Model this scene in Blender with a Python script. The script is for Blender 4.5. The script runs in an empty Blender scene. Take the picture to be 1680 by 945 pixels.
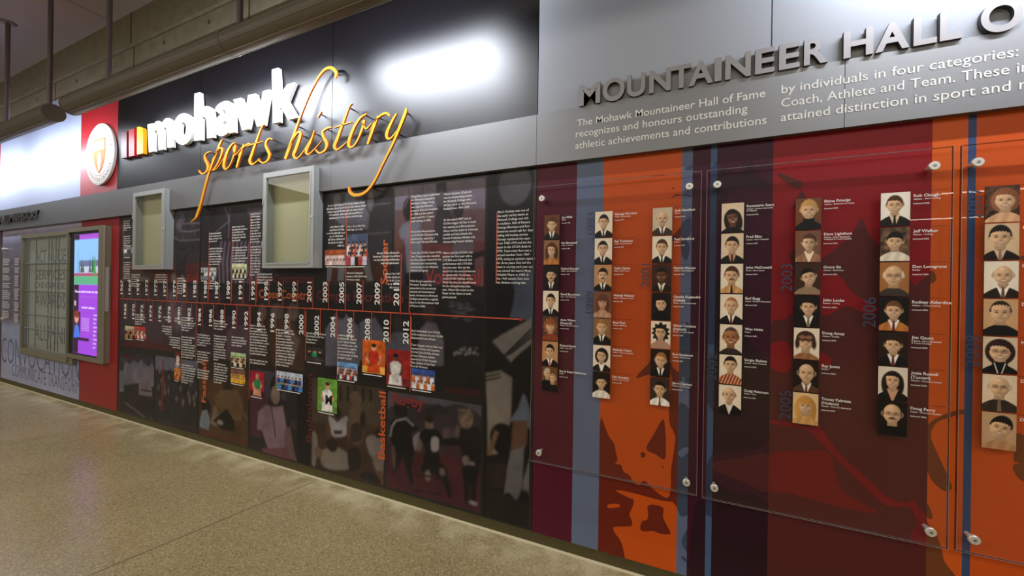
import bpy, math, random
import numpy as np
from mathutils import Vector, Matrix
from mathutils.geometry import tessellate_polygon
random.seed(7); RNG = np.random.default_rng(7)
S = bpy.context.scene; COL = S.collection

# ------------------------------------------------------------------ camera
FPX, DIST, EYE, ROLL = 640.0, 2.3, 1.6, math.radians(.88)
LL = math.hypot(1424, FPX); CR, SR = math.cos(ROLL), math.sin(ROLL)
FWD = Vector((-FPX/LL, 1424/LL, 0)); RGT = Vector((1424/LL, FPX/LL, 0)); UPV = Vector((0, 0, 1))
cam_d = bpy.data.cameras.new('camera'); cam_d.sensor_width = 36; cam_d.lens = FPX/1680*36
cam_d.shift_y = -1/1680; cam_d.clip_start = .02; cam_d.clip_end = 100
cam = bpy.data.objects.new('camera', cam_d); COL.objects.link(cam); S.camera = cam
ri = RGT*CR + UPV*SR; ui = -RGT*SR + UPV*CR
M = Matrix((ri, ui, -FWD)).transposed().to_4x4(); M.translation = (0, -DIST, EYE); cam.matrix_world = M

def ray(px, py):
    a, b = px-840, 471.5-py
    r, u = a*CR-b*SR, a*SR+b*CR
    return FWD*FPX + RGT*r + UPV*u
def W(px, py, off=0.0):                       # photo pixel -> (x, z) on the plane that stands off the wall by off
    d = ray(px, py); t = (DIST-off)/d.y
    return d.x*t, EYE+d.z*t
def FL(px, py):                               # photo pixel -> (x, y) on the floor
    d = ray(px, py); t = -EYE/d.z
    return d.x*t, -DIST+d.y*t
def crop(x0, y0, s):                          # coordinates read in an enlarged detail of the photo
    return lambda x, y: (x0+x/s, y0+y/s)

# ------------------------------------------------------------------ light and exposure
vs = S.view_settings; vs.view_transform = 'Standard'; vs.look = 'None'; vs.gamma = 1; vs.use_curve_mapping = False
vs.exposure = 0.0
S.cycles.use_denoising = True; S.cycles.max_bounces = 8; S.cycles.transparent_max_bounces = 16
S.cycles.caustics_reflective = False; S.cycles.caustics_refractive = False
wd = bpy.data.worlds.new('hall'); S.world = wd; wd.use_nodes = True
wd.node_tree.nodes['Background'].inputs[0].default_value = (1.0, .93, .82, 1)
wd.node_tree.nodes['Background'].inputs[1].default_value = .15
HALL = 200                                    # watts of each wide fill light added to brighten the hall
LENS = 165.0                                   # radiance of the wall-washing lamps
def area(name, loc, sx, sy, power, col, rot=(0, 0, 0)):
    l = bpy.data.lights.new(name, 'AREA'); l.shape = 'RECTANGLE'; l.size, l.size_y = sx, sy; l.energy = power; l.color = col
    o = bpy.data.objects.new(name, l); COL.objects.link(o); o.location = loc; o.rotation_euler = rot; return o
for hx in (-9, -3.5, 2):
    area('hall_fill', (hx, -6.3, 4.62), 5.2, 5.0, HALL, (1, .945, .85))  # added soft fill, stands in for the general light of the hall

# ------------------------------------------------------------------ helpers
def lin(c):
    return tuple(((v/255)/12.92 if v/255 <= .04045 else ((v/255+.055)/1.055)**2.4) for v in c)
def bsdf(m): return m.node_tree.nodes['Principled BSDF']
MATS = {}
def mat(name, rgb, rough=.5, metal=0, spec=.5, emit=0, coat=0, bump=0, bscale=60, attr=False, vary=0):
    if name in MATS: return MATS[name]
    m = bpy.data.materials.new(name); m.use_nodes = True; nt = m.node_tree; b = bsdf(m)
    c = lin(rgb) + (1,)
    b.inputs['Base Color'].default_value = c; b.inputs['Roughness'].default_value = rough
    b.inputs['Metallic'].default_value = metal; b.inputs['Specular IOR Level'].default_value = spec
    if coat: b.inputs['Coat Weight'].default_value = coat; b.inputs['Coat Roughness'].default_value = .08
    if attr:
        a = nt.nodes.new('ShaderNodeAttribute'); a.attribute_name = 'Col'
        nt.links.new(a.outputs['Color'], b.inputs['Base Color'])
        if emit: nt.links.new(a.outputs['Color'], b.inputs['Emission Color']); b.inputs['Emission Strength'].default_value = emit
    elif emit:
        b.inputs['Emission Color'].default_value = c; b.inputs['Emission Strength'].default_value = emit
    if bump or vary:
        tc = nt.nodes.new('ShaderNodeTexCoord'); n = nt.nodes.new('ShaderNodeTexNoise'); n.inputs['Scale'].default_value = bscale
        n.inputs['Detail'].default_value = 6; nt.links.new(tc.outputs['Object'], n.inputs['Vector'])
        if bump:
            bp = nt.nodes.new('ShaderNodeBump'); bp.inputs['Strength'].default_value = bump; bp.inputs['Distance'].default_value = .004
            nt.links.new(n.outputs['Fac'], bp.inputs['Height']); nt.links.new(bp.outputs['Normal'], b.inputs['Normal'])
        if vary:
            mx = nt.nodes.new('ShaderNodeMix'); mx.data_type = 'RGBA'
            mx.inputs['A'].default_value = tuple(v*(1-vary) for v in c[:3])+(1,); mx.inputs['B'].default_value = tuple(min(1, v*(1+vary)) for v in c[:3])+(1,)
            nt.links.new(n.outputs['Fac'], mx.inputs['Factor']); nt.links.new(mx.outputs['Result'], b.inputs['Base Color'])
    MATS[name] = m; return m

WLOC = {}
class MB:
    def __init__(s): s.v = []; s.f = []; s.mi = []; s.sm = []
    def add(s, vs_, fs, mi=0, smooth=False):
        n = len(s.v); s.v += [tuple(v) for v in vs_]
        for f in fs: s.f.append([n+i for i in f]); s.mi.append(mi); s.sm.append(smooth)
    def box(s, x0, x1, y0, y1, z0, z1, mi=0):
        x0, x1 = sorted((x0, x1)); y0, y1 = sorted((y0, y1)); z0, z1 = sorted((z0, z1))
        s.add([(x0,y0,z0),(x1,y0,z0),(x1,y1,z0),(x0,y1,z0),(x0,y0,z1),(x1,y0,z1),(x1,y1,z1),(x0,y1,z1)],
              [(3,2,1,0),(4,5,6,7),(0,1,5,4),(1,2,6,5),(2,3,7,6),(3,0,4,7)], mi)
    def quad(s, x0, x1, y, z0, z1, mi=0):
        s.add([(x0,y,z0),(x1,y,z0),(x1,y,z1),(x0,y,z1)], [(0,1,2,3)], mi)
    def cyl(s, a, b, r, n=20, mi=0, r2=None, caps=True):
        a, b = Vector(a), Vector(b); d = (b-a).normalized(); r2 = r if r2 is None else r2
        u = d.orthogonal().normalized(); w = d.cross(u)
        ring = lambda c, rr: [c+(u*math.cos(t)+w*math.sin(t))*rr for t in (2*math.pi*i/n for i in range(n))]
        s.add(ring(a, r)+ring(b, r2), [(i, (i+1) % n, n+(i+1) % n, n+i) for i in range(n)], mi, True)
        if caps:
            s.add(ring(a, r), [tuple(range(n))[::-1]], mi); s.add(ring(b, r2), [tuple(range(n))], mi)
    def prism(s, loops, y0, y1, mi=0, mis=None):          # loops of (x,z), first the outline then holes; y0 is the front
        mis = mi if mis is None else mis
        tess = tessellate_polygon([[Vector((p[0], p[1], 0)) for p in lp] for lp in loops])
        flat = [p for lp in loops for p in lp]
        fs = []
        for t in tess:
            a, b, c = (flat[i] for i in t)
            fs.append(t if (b[0]-a[0])*(c[1]-a[1])-(c[0]-a[0])*(b[1]-a[1]) > 0 else t[::-1])
        s.add([(p[0], y0, p[1]) for p in flat], fs, mi)
        if y1 is None: return
        s.add([(p[0], y1, p[1]) for p in flat], [f[::-1] for f in fs], mi)
        for k, lp in enumerate(loops):
            A = sum(lp[i][0]*lp[(i+1) % len(lp)][1]-lp[(i+1) % len(lp)][0]*lp[i][1] for i in range(len(lp)))
            n = len(lp); q = [(p[0], y0, p[1]) for p in lp]+[(p[0], y1, p[1]) for p in lp]
            ccw = (A > 0) == (k == 0)
            s.add(q, [((i, n+i, n+(i+1) % n, (i+1) % n) if ccw else (i, (i+1) % n, n+(i+1) % n, n+i)) for i in range(n)], mis)
    def build(s, name, mats, parent=None, loc=None):
        me = bpy.data.meshes.new(name)
        if parent is not None: o3 = WLOC[parent.name]
        elif loc is not None: o3 = Vector(loc)
        else:
            A = np.array(s.v); o3 = Vector(((A[:,0].min()+A[:,0].max())/2, A[:,1].max(), A[:,2].min()))
        me.from_pydata([(v[0]-o3.x, v[1]-o3.y, v[2]-o3.z) for v in s.v], [], s.f)
        for m in (mats if isinstance(mats, (list, tuple)) else [mats]): me.materials.append(m)
        me.polygons.foreach_set('material_index', s.mi); me.polygons.foreach_set('use_smooth', s.sm)
        me.update()
        o = bpy.data.objects.new(name, me); COL.objects.link(o)
        if parent is not None: o.parent = parent
        else: o.location = o3
        WLOC[o.name] = o3; return o
def tag(o, label=None, cat=None, group=None, kind=None):
    if label: o['label'] = label
    if cat: o['category'] = cat
    if group: o['group'] = group
    if kind: o['kind'] = kind
    return o
def thing(name, loc, label, cat, group=None):
    o = bpy.data.objects.new(name, None); COL.objects.link(o); o.empty_display_size = .05
    o.location = loc; WLOC[o.name] = Vector(loc); return tag(o, label, cat, group)
def struct(o): o['kind'] = 'structure'; return o

def crom(pts, n=8):                            # open Catmull-Rom through tuples
    P = [np.array(p, float) for p in pts]; P = [2*P[0]-P[1]]+P+[2*P[-1]-P[-2]]; out = []
    for i in range(1, len(P)-2):
        a, b, c, d = P[i-1:i+3]
        for k in range(n):
            t = k/n
            out.append(.5*((2*b)+(c-a)*t+(2*a-5*b+4*c-d)*t*t+(3*b-a-3*c+d)*t**3))
    out.append(P[-2]); return out
def outline(pts, n=5):                         # closed outline, points with a third element are curved
    m = len(pts); out = []
    xy = [np.array(p[:2], float) for p in pts]; sm = [len(p) > 2 for p in pts]
    for i in range(m):
        j = (i+1) % m
        if not (sm[i] or sm[j]): out.append(xy[i]); continue
        a = xy[i-1] if sm[i] else xy[i]*2-xy[j]; d = xy[(j+1) % m] if sm[j] else xy[j]*2-xy[i]
        b, c = xy[i], xy[j]
        for k in range(n):
            t = k/n
            out.append(.5*((2*b)+(c-a)*t+(2*a-5*b+4*c-d)*t*t+(3*b-a-3*c+d)*t**3))
    return out

# ---- lettering from the built-in face
GL = {}
_dg = bpy.context.evaluated_depsgraph_get
def _raw(body, bold, res):
    cu = bpy.data.curves.new('t', 'FONT'); cu.body = body; cu.size = 1; cu.resolution_u = res; cu.offset = bold; cu.fill_mode = 'FRONT'
    o = bpy.data.objects.new('t', cu); COL.objects.link(o); bpy.context.view_layer.update()
    me = bpy.data.meshes.new_from_object(o.evaluated_get(_dg()))
    V = [(v.co.x, v.co.y) for v in me.vertices]; F = [tuple(p.vertices) for p in me.polygons]
    E = {}
    for f in F:
        for a, b in zip(f, f[1:]+f[:1]): E[(min(a, b), max(a, b))] = E.get((min(a, b), max(a, b)), 0)+1
    bd = [e for e in E if E[e] == 1]
    bpy.data.objects.remove(o); bpy.data.curves.remove(cu); bpy.data.meshes.remove(me)
    return V, F, bd
def glyph(c, bold=0, res=3):
    k = (c, bold, res)
    if k not in GL:
        V, F, B = ([], [], []) if c == ' ' else _raw(c, bold, res)
        hh = _raw('HH', 0, 1)[0]; hc = _raw('H'+c+'H', 0, 1)[0]
        adv = (max(v[0] for v in hc)-min(v[0] for v in hc))-(max(v[0] for v in hh)-min(v[0] for v in hh))
        # left bearing is kept as the font gives it
        GL[k] = (V, F, B, adv)
    return GL[k]
def layout(text, bold=0, res=3, track=0.0):
    x = 0; V, F, B = [], [], []
    for c in text:
        gv, gf, gb, adv = glyph(c, bold, res); n = len(V)
        V += [(p[0]+x, p[1]) for p in gv]; F += [tuple(n+i for i in f) for f in gf]; B += [(n+a, n+b) for a, b in gb]
        x += adv+track
    return V, F, B, x-track
def put(mb, V, F, B, xf, y0, y1=None, mi=0, mis=None):
    P = [xf(*p) for p in V]
    def o(f):
        a, b, c = P[f[0]], P[f[1]], P[f[2]]
        return f if (b[0]-a[0])*(c[1]-a[1])-(c[0]-a[0])*(b[1]-a[1]) > 0 else f[::-1]
    mb.add([(p[0], y0, p[1]) for p in P], [o(f) for f in F], mi)
    if y1 is not None:
        n = len(P); mb.add([(p[0], y1, p[1]) for p in P], [o(f)[::-1] for f in F], mi)
        mb.add([(p[0], y0, p[1]) for p in P]+[(p[0], y1, p[1]) for p in P], [(a, n+a, n+b, b) for a, b in B], mi if mis is None else mis)
def text_box(mb, text, x0, x1, z0, cap, y0, y1=None, bold=0, res=3, mi=0, mis=None, track=0.0, rot=False):
    """text with its base line at z0 (x0 when rotated), cap height cap, stretched from x0 to x1"""
    V, F, B, w = layout(text, bold, res, track)
    if not V: return
    if x1 is None: k = cap/.73; lo = min(p[0] for p in V); sx = k
    else:
        lo, hi = min(p[0] for p in V), max(p[0] for p in V); sx = (x1-x0)/(hi-lo); k = cap/.73
    if rot: xf = lambda a, b: (z0-b*k, x0+(a-lo)*sx)          # reads upwards: x0/x1 are heights, z0 the x of the base line
    else: xf = lambda a, b: (x0+(a-lo)*sx, z0+b*k)
    put(mb, V, F, B, xf, y0, y1, mi, mis)

# ---- printed pictures: a fine grid of coloured cells
class Canvas:
    def __init__(s, x0, x1, z0, z1, res, base):
        s.x0, s.x1, s.z0, s.z1 = x0, x1, z0, z1
        s.w = max(4, int(round((x1-x0)/res))+1); s.h = max(4, int(round((z1-z0)/res))+1)
        s.X, s.Z = np.meshgrid(np.linspace(x0, x1, s.w), np.linspace(z0, z1, s.h)); s.res = (x1-x0)/(s.w-1)
        s.c = np.empty((s.h, s.w, 3)); s.c[:] = lin(base)
    def blend(s, m, col, a=1.0):
        m = (m*a)[..., None]; s.c = s.c*(1-m)+np.array(lin(col))*m
    def mask_poly(s, pts, soft=1.0):
        P = np.array(pts); ins = np.zeros(s.X.shape, bool); dmin = np.full(s.X.shape, 1e9)
        for i in range(len(P)):
            (xa, za), (xb, zb) = P[i], P[(i+1) % len(P)]
            if abs(zb-za) > 1e-12:
                cnd = ((za > s.Z) != (zb > s.Z)) & (s.X < (xb-xa)*(s.Z-za)/(zb-za)+xa); ins ^= cnd
            L2 = (xb-xa)**2+(zb-za)**2+1e-12; t = np.clip(((s.X-xa)*(xb-xa)+(s.Z-za)*(zb-za))/L2, 0, 1)
            dmin = np.minimum(dmin, np.hypot(s.X-xa-t*(xb-xa), s.Z-za-t*(zb-za)))
        d = np.where(ins, dmin, -dmin)/(s.res*soft)
        return np.clip(.5+d, 0, 1)
    def poly(s, pts, col, a=1.0, soft=1.0): s.blend(s.mask_poly(pts, soft), col, a)
    def ppoly(s, pts, col, a=1.0, soft=1.5, smooth=False):       # points in photo pixels
        if smooth: pts = outline([tuple(p)+(1,) for p in pts], 4)
        s.poly([W(*p) for p in pts], col, a, soft)
    def ell(s, cx, cz, rx, rz, col, a=1.0, soft=1.0, rot=0):
        c, n = math.cos(rot), math.sin(rot); dx, dz = s.X-cx, s.Z-cz
        q = np.hypot((dx*c+dz*n)/rx, (dz*c-dx*n)/rz)
        s.blend(np.clip(.5+(1-q)*min(rx, rz)/(s.res*soft), 0, 1), col, a)
    def pell(s, px, py, rx, ry, col, a=1.0, soft=1.5):
        x, z = W(px, py); xa, _ = W(px+rx, py); _, zb = W(px, py-ry); s.ell(x, z, abs(xa-x), abs(zb-z), col, a, soft)
    def line(s, pts, w, col, a=1.0):
        d = np.full(s.X.shape, 1e9)
        for (xa, za), (xb, zb) in zip(pts, pts[1:]):
            L2 = (xb-xa)**2+(zb-za)**2+1e-12; t = np.clip(((s.X-xa)*(xb-xa)+(s.Z-za)*(zb-za))/L2, 0, 1)
            d = np.minimum(d, np.hypot(s.X-xa-t*(xb-xa), s.Z-za-t*(zb-za)))
        s.blend(np.clip(.5+(w/2-d)/s.res, 0, 1), col, a)
    def pline(s, pts, w, col, a=1.0): s.line([W(*p) for p in pts], w, col, a)
    def noise(s, amp, cell=.1, oct=3):
        f = np.zeros(s.X.shape)
        for k in range(oct):
            c = cell/2**k; gx, gz = int((s.x1-s.x0)/c)+3, int((s.z1-s.z0)/c)+3
            g = RNG.random((gz, gx)); u, v = (s.X-s.x0)/c, (s.Z-s.z0)/c
            i, j = u.astype(int), v.astype(int); u, v = u-i, v-j; u = u*u*(3-2*u); v = v*v*(3-2*v)
            f += ((g[j, i]*(1-u)+g[j, i+1]*u)*(1-v)+(g[j+1, i]*(1-u)+g[j+1, i+1]*u)*v-.5)/2**k
        s.c = np.clip(s.c*(1+amp*f[..., None]), 0, 1); return f
    def build(s, name, y, m, parent, label=None):
        o3 = WLOC[parent.name]; n = s.w*s.h
        me = bpy.data.meshes.new(name); me.vertices.add(n)
        co = np.stack([s.X-o3.x, np.full(s.X.shape, y-o3.y), s.Z-o3.z], -1).astype(np.float32); me.vertices.foreach_set('co', co.ravel())
        idx = np.arange(n).reshape(s.h, s.w); q = np.stack([idx[:-1, :-1], idx[:-1, 1:], idx[1:, 1:], idx[1:, :-1]], -1).reshape(-1, 4)
        k = len(q); me.loops.add(k*4); me.loops.foreach_set('vertex_index', q.ravel().astype(np.int32))
        me.polygons.add(k); me.polygons.foreach_set('loop_start', np.arange(0, k*4, 4, dtype=np.int32))
        me.update(calc_edges=True)
        at = me.color_attributes.new('Col', 'FLOAT_COLOR', 'POINT')
        at.data.foreach_set('color', np.concatenate([s.c, np.ones((s.h, s.w, 1))], -1).astype(np.float32).ravel())
        me.materials.append(m); o = bpy.data.objects.new(name, me); COL.objects.link(o); o.parent = parent; WLOC[o.name] = o3
        if label: o['label'] = label
        return o

# ------------------------------------------------------------------ materials
M_conc = mat('board formed concrete', (132, 126, 106), .75, spec=.25, bump=.4, bscale=9, vary=.32)
M_ceil = mat('painted ceiling', (160, 152, 154), .8, spec=.2, vary=.05, bscale=3)
M_black = mat('satin black laminate', (9, 9, 14), .43, spec=.62)
def beck(m, fac, rough):                       # satin film: a tight sheen without a long tail
    nt = m.node_tree; b = bsdf(m); b.inputs['Specular IOR Level'].default_value = 0
    g = nt.nodes.new('ShaderNodeBsdfGlossy'); g.distribution = 'BECKMANN'; g.inputs['Roughness'].default_value = rough
    x = nt.nodes.new('ShaderNodeMixShader'); x.inputs[0].default_value = fac
    nt.links.new(b.outputs[0], x.inputs[1]); nt.links.new(g.outputs[0], x.inputs[2]); nt.links.new(x.outputs[0], nt.nodes['Material Output'].inputs[0])
beck(M_black, .09, .46)
M_band = mat('brushed grey laminate', (92, 93, 96), .5)
beck(M_band, .21, .56)
M_white = mat('satin pale grey laminate', (160, 164, 172), .46, spec=.25)
M_bluew = mat('satin pale blue laminate', (158, 168, 196), .45, spec=.35)
M_red = mat('satin red laminate', (150, 20, 30), .38, spec=.5)
M_edge = mat('dark panel edge', (30, 28, 28), .6)
M_letw = mat('white letter enamel', (222, 222, 216), .6, spec=.3)
M_gold = mat('golden yellow enamel', (245, 172, 20), .32)
M_golds = mat('amber letter edge', (196, 92, 14), .45)
M_pin = mat('dark pin', (60, 50, 45), .5)
M_alu = mat('brushed aluminium letter', (150, 146, 146), .56, metal=.9)
M_dark = mat('dark letter return', (58, 54, 54), .45, metal=.3)
M_frame = mat('anodised frame', (178, 181, 180), .40, metal=.3)
M_olive = mat('champagne anodised frame', (140, 136, 116), .38, metal=.4)
M_cream = mat('cream pin board', (204, 200, 164), .8, spec=.2)
M_tube = mat('bronze grey lamp housing', (104, 98, 88), .5, metal=.2)
M_rod = mat('rod steel', (108, 98, 100), .5, metal=.3)
M_lens = mat('lamp lens', (238, 244, 255), .4, emit=LENS)
M_ink = mat('white print', (232, 230, 226), .5, spec=.3)
M_print = mat('printed picture', (128, 128, 128), .36, spec=.3, attr=True)
M_photo = mat('photo paper', (128, 128, 128), .4, spec=.35, attr=True)
M_lens3 = mat('lamp lens, brighter', (238, 244, 255), .4, emit=LENS*.95)
M_lens2 = mat('lamp lens, dimmer', (238, 244, 255), .4, emit=LENS*.42)
M_knob = mat('brushed steel standoff', (224, 221, 212), .35, metal=.5)
M_aedge = mat('painted edge glint', (170, 158, 150), .25)
M_or = mat('orange print', (206, 92, 46), .45); M_rd = mat('red print', (128, 32, 34), .45); M_rl = mat('rust line print', (196, 84, 56), .45)
M_dim = mat('dim red print', (84, 26, 30), .45)
M_slate = mat('slate blue print', (56, 62, 84), .4)

def glassy(name, tint, fac, rough=.0):
    m = bpy.data.materials.new(name); m.use_nodes = True; nt = m.node_tree; nt.nodes.remove(bsdf(m))
    out = nt.nodes['Material Output']; t = nt.nodes.new('ShaderNodeBsdfTransparent'); g = nt.nodes.new('ShaderNodeBsdfGlossy'); x = nt.nodes.new('ShaderNodeMixShader')
    t.inputs[0].default_value = tint+(1,); g.inputs['Roughness'].default_value = rough
    lw = nt.nodes.new('ShaderNodeLayerWeight'); pw = nt.nodes.new('ShaderNodeMath'); pw.operation = 'POWER'; pw.inputs[1].default_value = 5
    ma = nt.nodes.new('ShaderNodeMath'); ma.operation = 'MULTIPLY_ADD'; ma.inputs[1].default_value = .9; ma.inputs[2].default_value = fac
    nt.links.new(lw.outputs['Facing'], pw.inputs[0]); nt.links.new(pw.outputs[0], ma.inputs[0]); nt.links.new(ma.outputs[0], x.inputs[0]); nt.links.new(t.outputs[0], x.inputs[1]); nt.links.new(g.outputs[0], x.inputs[2]); nt.links.new(x.outputs[0], out.inputs[0])
    return m
M_acr = glassy('clear acrylic', (.97, .955, .95), .035)
M_glass = glassy('cabinet glass', (.97, .98, .97), .05)

def floor_mat():
    m = bpy.data.materials.new('polished terrazzo concrete'); m.use_nodes = True; nt = m.node_tree; b = bsdf(m); N = nt.nodes.new; K = nt.links.new
    tc = N('ShaderNodeTexCoord')
    def noise(sc, det=4):
        n = N('ShaderNodeTexNoise'); n.inputs['Scale'].default_value = sc; n.inputs['Detail'].default_value = det; K(tc.outputs['Object'], n.inputs['Vector']); return n.outputs['Fac']
    def ramp(src, stops):
        r = N('ShaderNodeValToRGB'); K(src, r.inputs[0]); e = r.color_ramp.elements
        while len(e) < len(stops): e.new(.5)
        for q, (p, c) in zip(e, stops): q.position = p; q.color = (*lin(c), 1) if len(c) == 3 else c
        return r.outputs[0]
    def mixc(f, a, bb, mode='MIX', fv=None):
        x = N('ShaderNodeMix'); x.data_type = 'RGBA'; x.blend_type = mode
        if fv is not None: x.inputs['Factor'].default_value = fv
        else: K(f, x.inputs['Factor'])
        K(a, x.inputs['A']); K(bb, x.inputs['B']) ; return x.outputs['Result']
    base = ramp(noise(1.1, 5), [(.35, (158, 142, 100)), (.65, (178, 161, 116))])
    vo = N('ShaderNodeTexVoronoi'); vo.inputs['Scale'].default_value = 150; K(tc.outputs['Object'], vo.inputs['Vector'])
    sp = N('ShaderNodeSeparateColor'); K(vo.outputs['Color'], sp.inputs[0])
    chips = ramp(sp.outputs[0], [(0, (100, 84, 58)), (.16, (122, 106, 72)), (.2, (170, 152, 108)), (.8, (180, 162, 118)), (.9, (212, 196, 158)), (1, (222, 208, 172))])
    col = mixc(None, base, chips, 'MIX', .5)
    sx = N('ShaderNodeSeparateXYZ'); K(tc.outputs['Object'], sx.inputs[0])
    # unpolished pale edge along the wall and dusty patches next to it
    mr = N('ShaderNodeMapRange'); mr.inputs['From Min'].default_value = -.34; mr.inputs['From Max'].default_value = -.02; K(sx.outputs['Y'], mr.inputs['Value'])
    du = N('ShaderNodeMath'); du.operation = 'MULTIPLY'; K(mr.outputs[0], du.inputs[0]); K(ramp(noise(5), [(.38, (0, 0, 0)), (.7, (255, 255, 255))]), du.inputs[1])
    rgb = N('ShaderNodeRGB'); rgb.outputs[0].default_value = (*lin((226, 212, 172)), 1)
    col = mixc(du.outputs[0], col, rgb.outputs[0])
    ed = N('ShaderNodeMath'); ed.operation = 'GREATER_THAN'; ed.inputs[1].default_value = -.022; K(sx.outputs['Y'], ed.inputs[0])
    col = mixc(ed.outputs[0], col, rgb.outputs[0])
    K(col, b.inputs['Base Color'])
    rr = N('ShaderNodeMapRange'); rr.inputs['To Min'].default_value = .16; rr.inputs['To Max'].default_value = .30; K(noise(2.2, 3), rr.inputs['Value'])
    K(rr.outputs[0], b.inputs['Roughness']); b.inputs['Specular IOR Level'].default_value = .5
    bp = N('ShaderNodeBump'); bp.inputs['Strength'].default_value = .05; bp.inputs['Distance'].default_value = .002; K(noise(220, 2), bp.inputs['Height']); K(bp.outputs[0], b.inputs['Normal'])
    return m

# ------------------------------------------------------------------ the setting
XL, XR = -15.0, 8.0
m = MB(); m.box(XL, XR, -10, .35, -.12, 0); fl = m.build('floor', floor_mat(), loc=(0, 0, 0)); struct(fl)
m = MB()
for (a, b) in (((149, 943), (518, 789)), ((112, 709), (212, 689))):
    p, q = Vector(FL(*a)), Vector(FL(*b)); d = (q-p); p = p-d*.9 if a[0] == 149 else p-d*1.5; n = Vector((-d.y, d.x)).normalized()*.0035
    while (p+d*2.2).y > -.06: d *= .97
    q = p+d*2.2
    m.add([(p+n).to_3d()+Vector((0,0,.0006)), (q+n).to_3d()+Vector((0,0,.0006)), (q-n).to_3d()+Vector((0,0,.0006)), (p-n).to_3d()+Vector((0,0,.0006))], [(3, 2, 1, 0)])
j = m.build('saw_cut_joint', mat('joint filler', (108, 94, 68), .7), fl)
CEIL = 4.70
m = MB(); m.box(XL, XR, -10, .35, CEIL, CEIL+.12); ce = m.build('ceiling', M_ceil); struct(ce)
m = MB()
for x in (-9.4, -6.3, -3.2): m.box(x, x+.008, -10, 0, CEIL-.002, CEIL)
for y in (-.9, -2.1): m.box(XL, XR, y, y+.008, CEIL-.002, CEIL)
m.build('ceiling_joint', mat('ceiling joint', (96, 86, 88), .8), ce)
YC = .012
m = MB(); m.box(XL, XR, YC, .30, 0, 4.32)
wb = m.build('wall_back', M_conc); struct(wb)
m = MB(); m.box(XL, XR, .003, YC, 0, .075); struct(m.build('base_shade_strip', mat('olive base shade', (84, 76, 50), .7, spec=.2, vary=.2, bscale=20)))  # added dark strip: shade painted over the concrete below the panels
m = MB(); m.box(XL, XR, YC-.03, .30, 4.335, CEIL); m.box(XL, XR, YC+.02, .30, 4.32, 4.335); tr1 = m.build('trim_1', M_conc); struct(tr1); mj = MB()
m = MB()
for px, py in ((91.5, 130), (220, 80), (409, 10)):
    x = W(px, py, -YC)[0]; mj.box(x-.012, x+.012, YC-.0312, YC-.029, 4.335, CEIL); m.box(x-.012, x+.012, YC-.0004, YC+.002, 4.06, 4.32)
m.build('formwork_joint', mat('joint shadow gap', (58, 50, 40), .9), wb); mj.build('formwork_joint', MATS['joint shadow gap'], tr1)
m = MB()
for px, py in ((126, 133), (269, 70), (343, 36), (60, 163)):
    x, z = W(px, py, -YC); m.cyl((x, YC-.0004, z), (x, YC+.002, z), .022, 14)
m.build('tie_hole', mat('tie hole', (62, 54, 42), .9), wb)

# upper wall panels -------------------------------------------------
ZT, ZB1, ZB0 = 4.05, 2.672, 2.36            # panel top, band top, band bottom
YU, YB = -.022, -.040
def xs(px, py, off=0): return W(px, py, off)[0]
def panel(name, x0, x1, z0, z1, y0, m, label, cat='wall panel', gap=.0025):
    b = MB(); b.box(x0+gap, x1-gap, y0, YC, z0, z1); return tag(b.build(name, m), label, cat)
UX = [XL, xs(4, 290), xs(137, 230), xs(198, 200), xs(335, 120), xs(550, 90), xs(885.5, 90), xs(1265, 40), 5.0]
UP = [(M_red, 'dark red upper wall panel at the far left edge'), (M_bluew, 'pale blue upper wall panel left of the round seal'),
      (M_red, 'red upper wall panel that carries the round seal'), (M_black, 'narrow black upper panel behind the coloured bars and first white letters'),
      (M_black, 'black upper panel behind the tall white letter k'), (M_black, 'wide black upper panel with the bright reflection beside the golden script'),
      (M_white, 'pale grey upper panel over the first metal capital letters'), (M_white, 'pale grey upper panel over the right-hand metal capital letters')]
for k, (mm, lb) in enumerate(UP): panel('wall_panel', UX[k], UX[k+1], ZB1-.02, ZT, YU, mm, lb)
BX = [XL, xs(211, 330), xs(549, 290), xs(884, 230), xs(1381, 140), 5.0]
BL = ['grey fascia board above the display cabinet at the left', 'grey fascia board behind the two framed wall boxes', 'grey fascia board under the golden word ending in y',
      'dark grey fascia board with the first block of white lettering', 'dark grey fascia board at right edge with white lettering about categories']
def box_rect(tl, tr, br, bl, off):
    return (W(tl[0], (tl[1]+bl[1])/2, off)[0], W(tr[0], (tr[1]+br[1])/2, off)[0], (W(*bl, off)[1]+W(*br, off)[1])/2, (W(*tl, off)[1]+W(*tr, off)[1])/2)
WB = [((217.5, 317), (269, 309), (268.5, 442.5), (217, 441), .085), ((431, 285), (514, 271), (513, 439), (430.5, 440), .090)]
FAS = []
for k in range(5):
    if k != 1: FAS.append(panel('fascia_board', BX[k], BX[k+1], ZB0, ZB1, YB, M_band, BL[k], 'fascia board', .0012)); continue
    pts = [(BX[1]+.0012, ZB0)]                # this board is cut out around the two wall boxes
    for q in WB:
        a, b, c, d = box_rect(*q); pts += [(a+.004, ZB0), (a+.004, d-.004), (b-.004, d-.004), (b-.004, ZB0)]
    pts += [(BX[2]-.0012, ZB0), (BX[2]-.0012, ZB1), (BX[1]+.0012, ZB1)]
    m = MB(); m.prism([pts], YB, YC); FAS.append(tag(m.build('fascia_board', M_band), BL[k], 'fascia board'))

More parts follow.
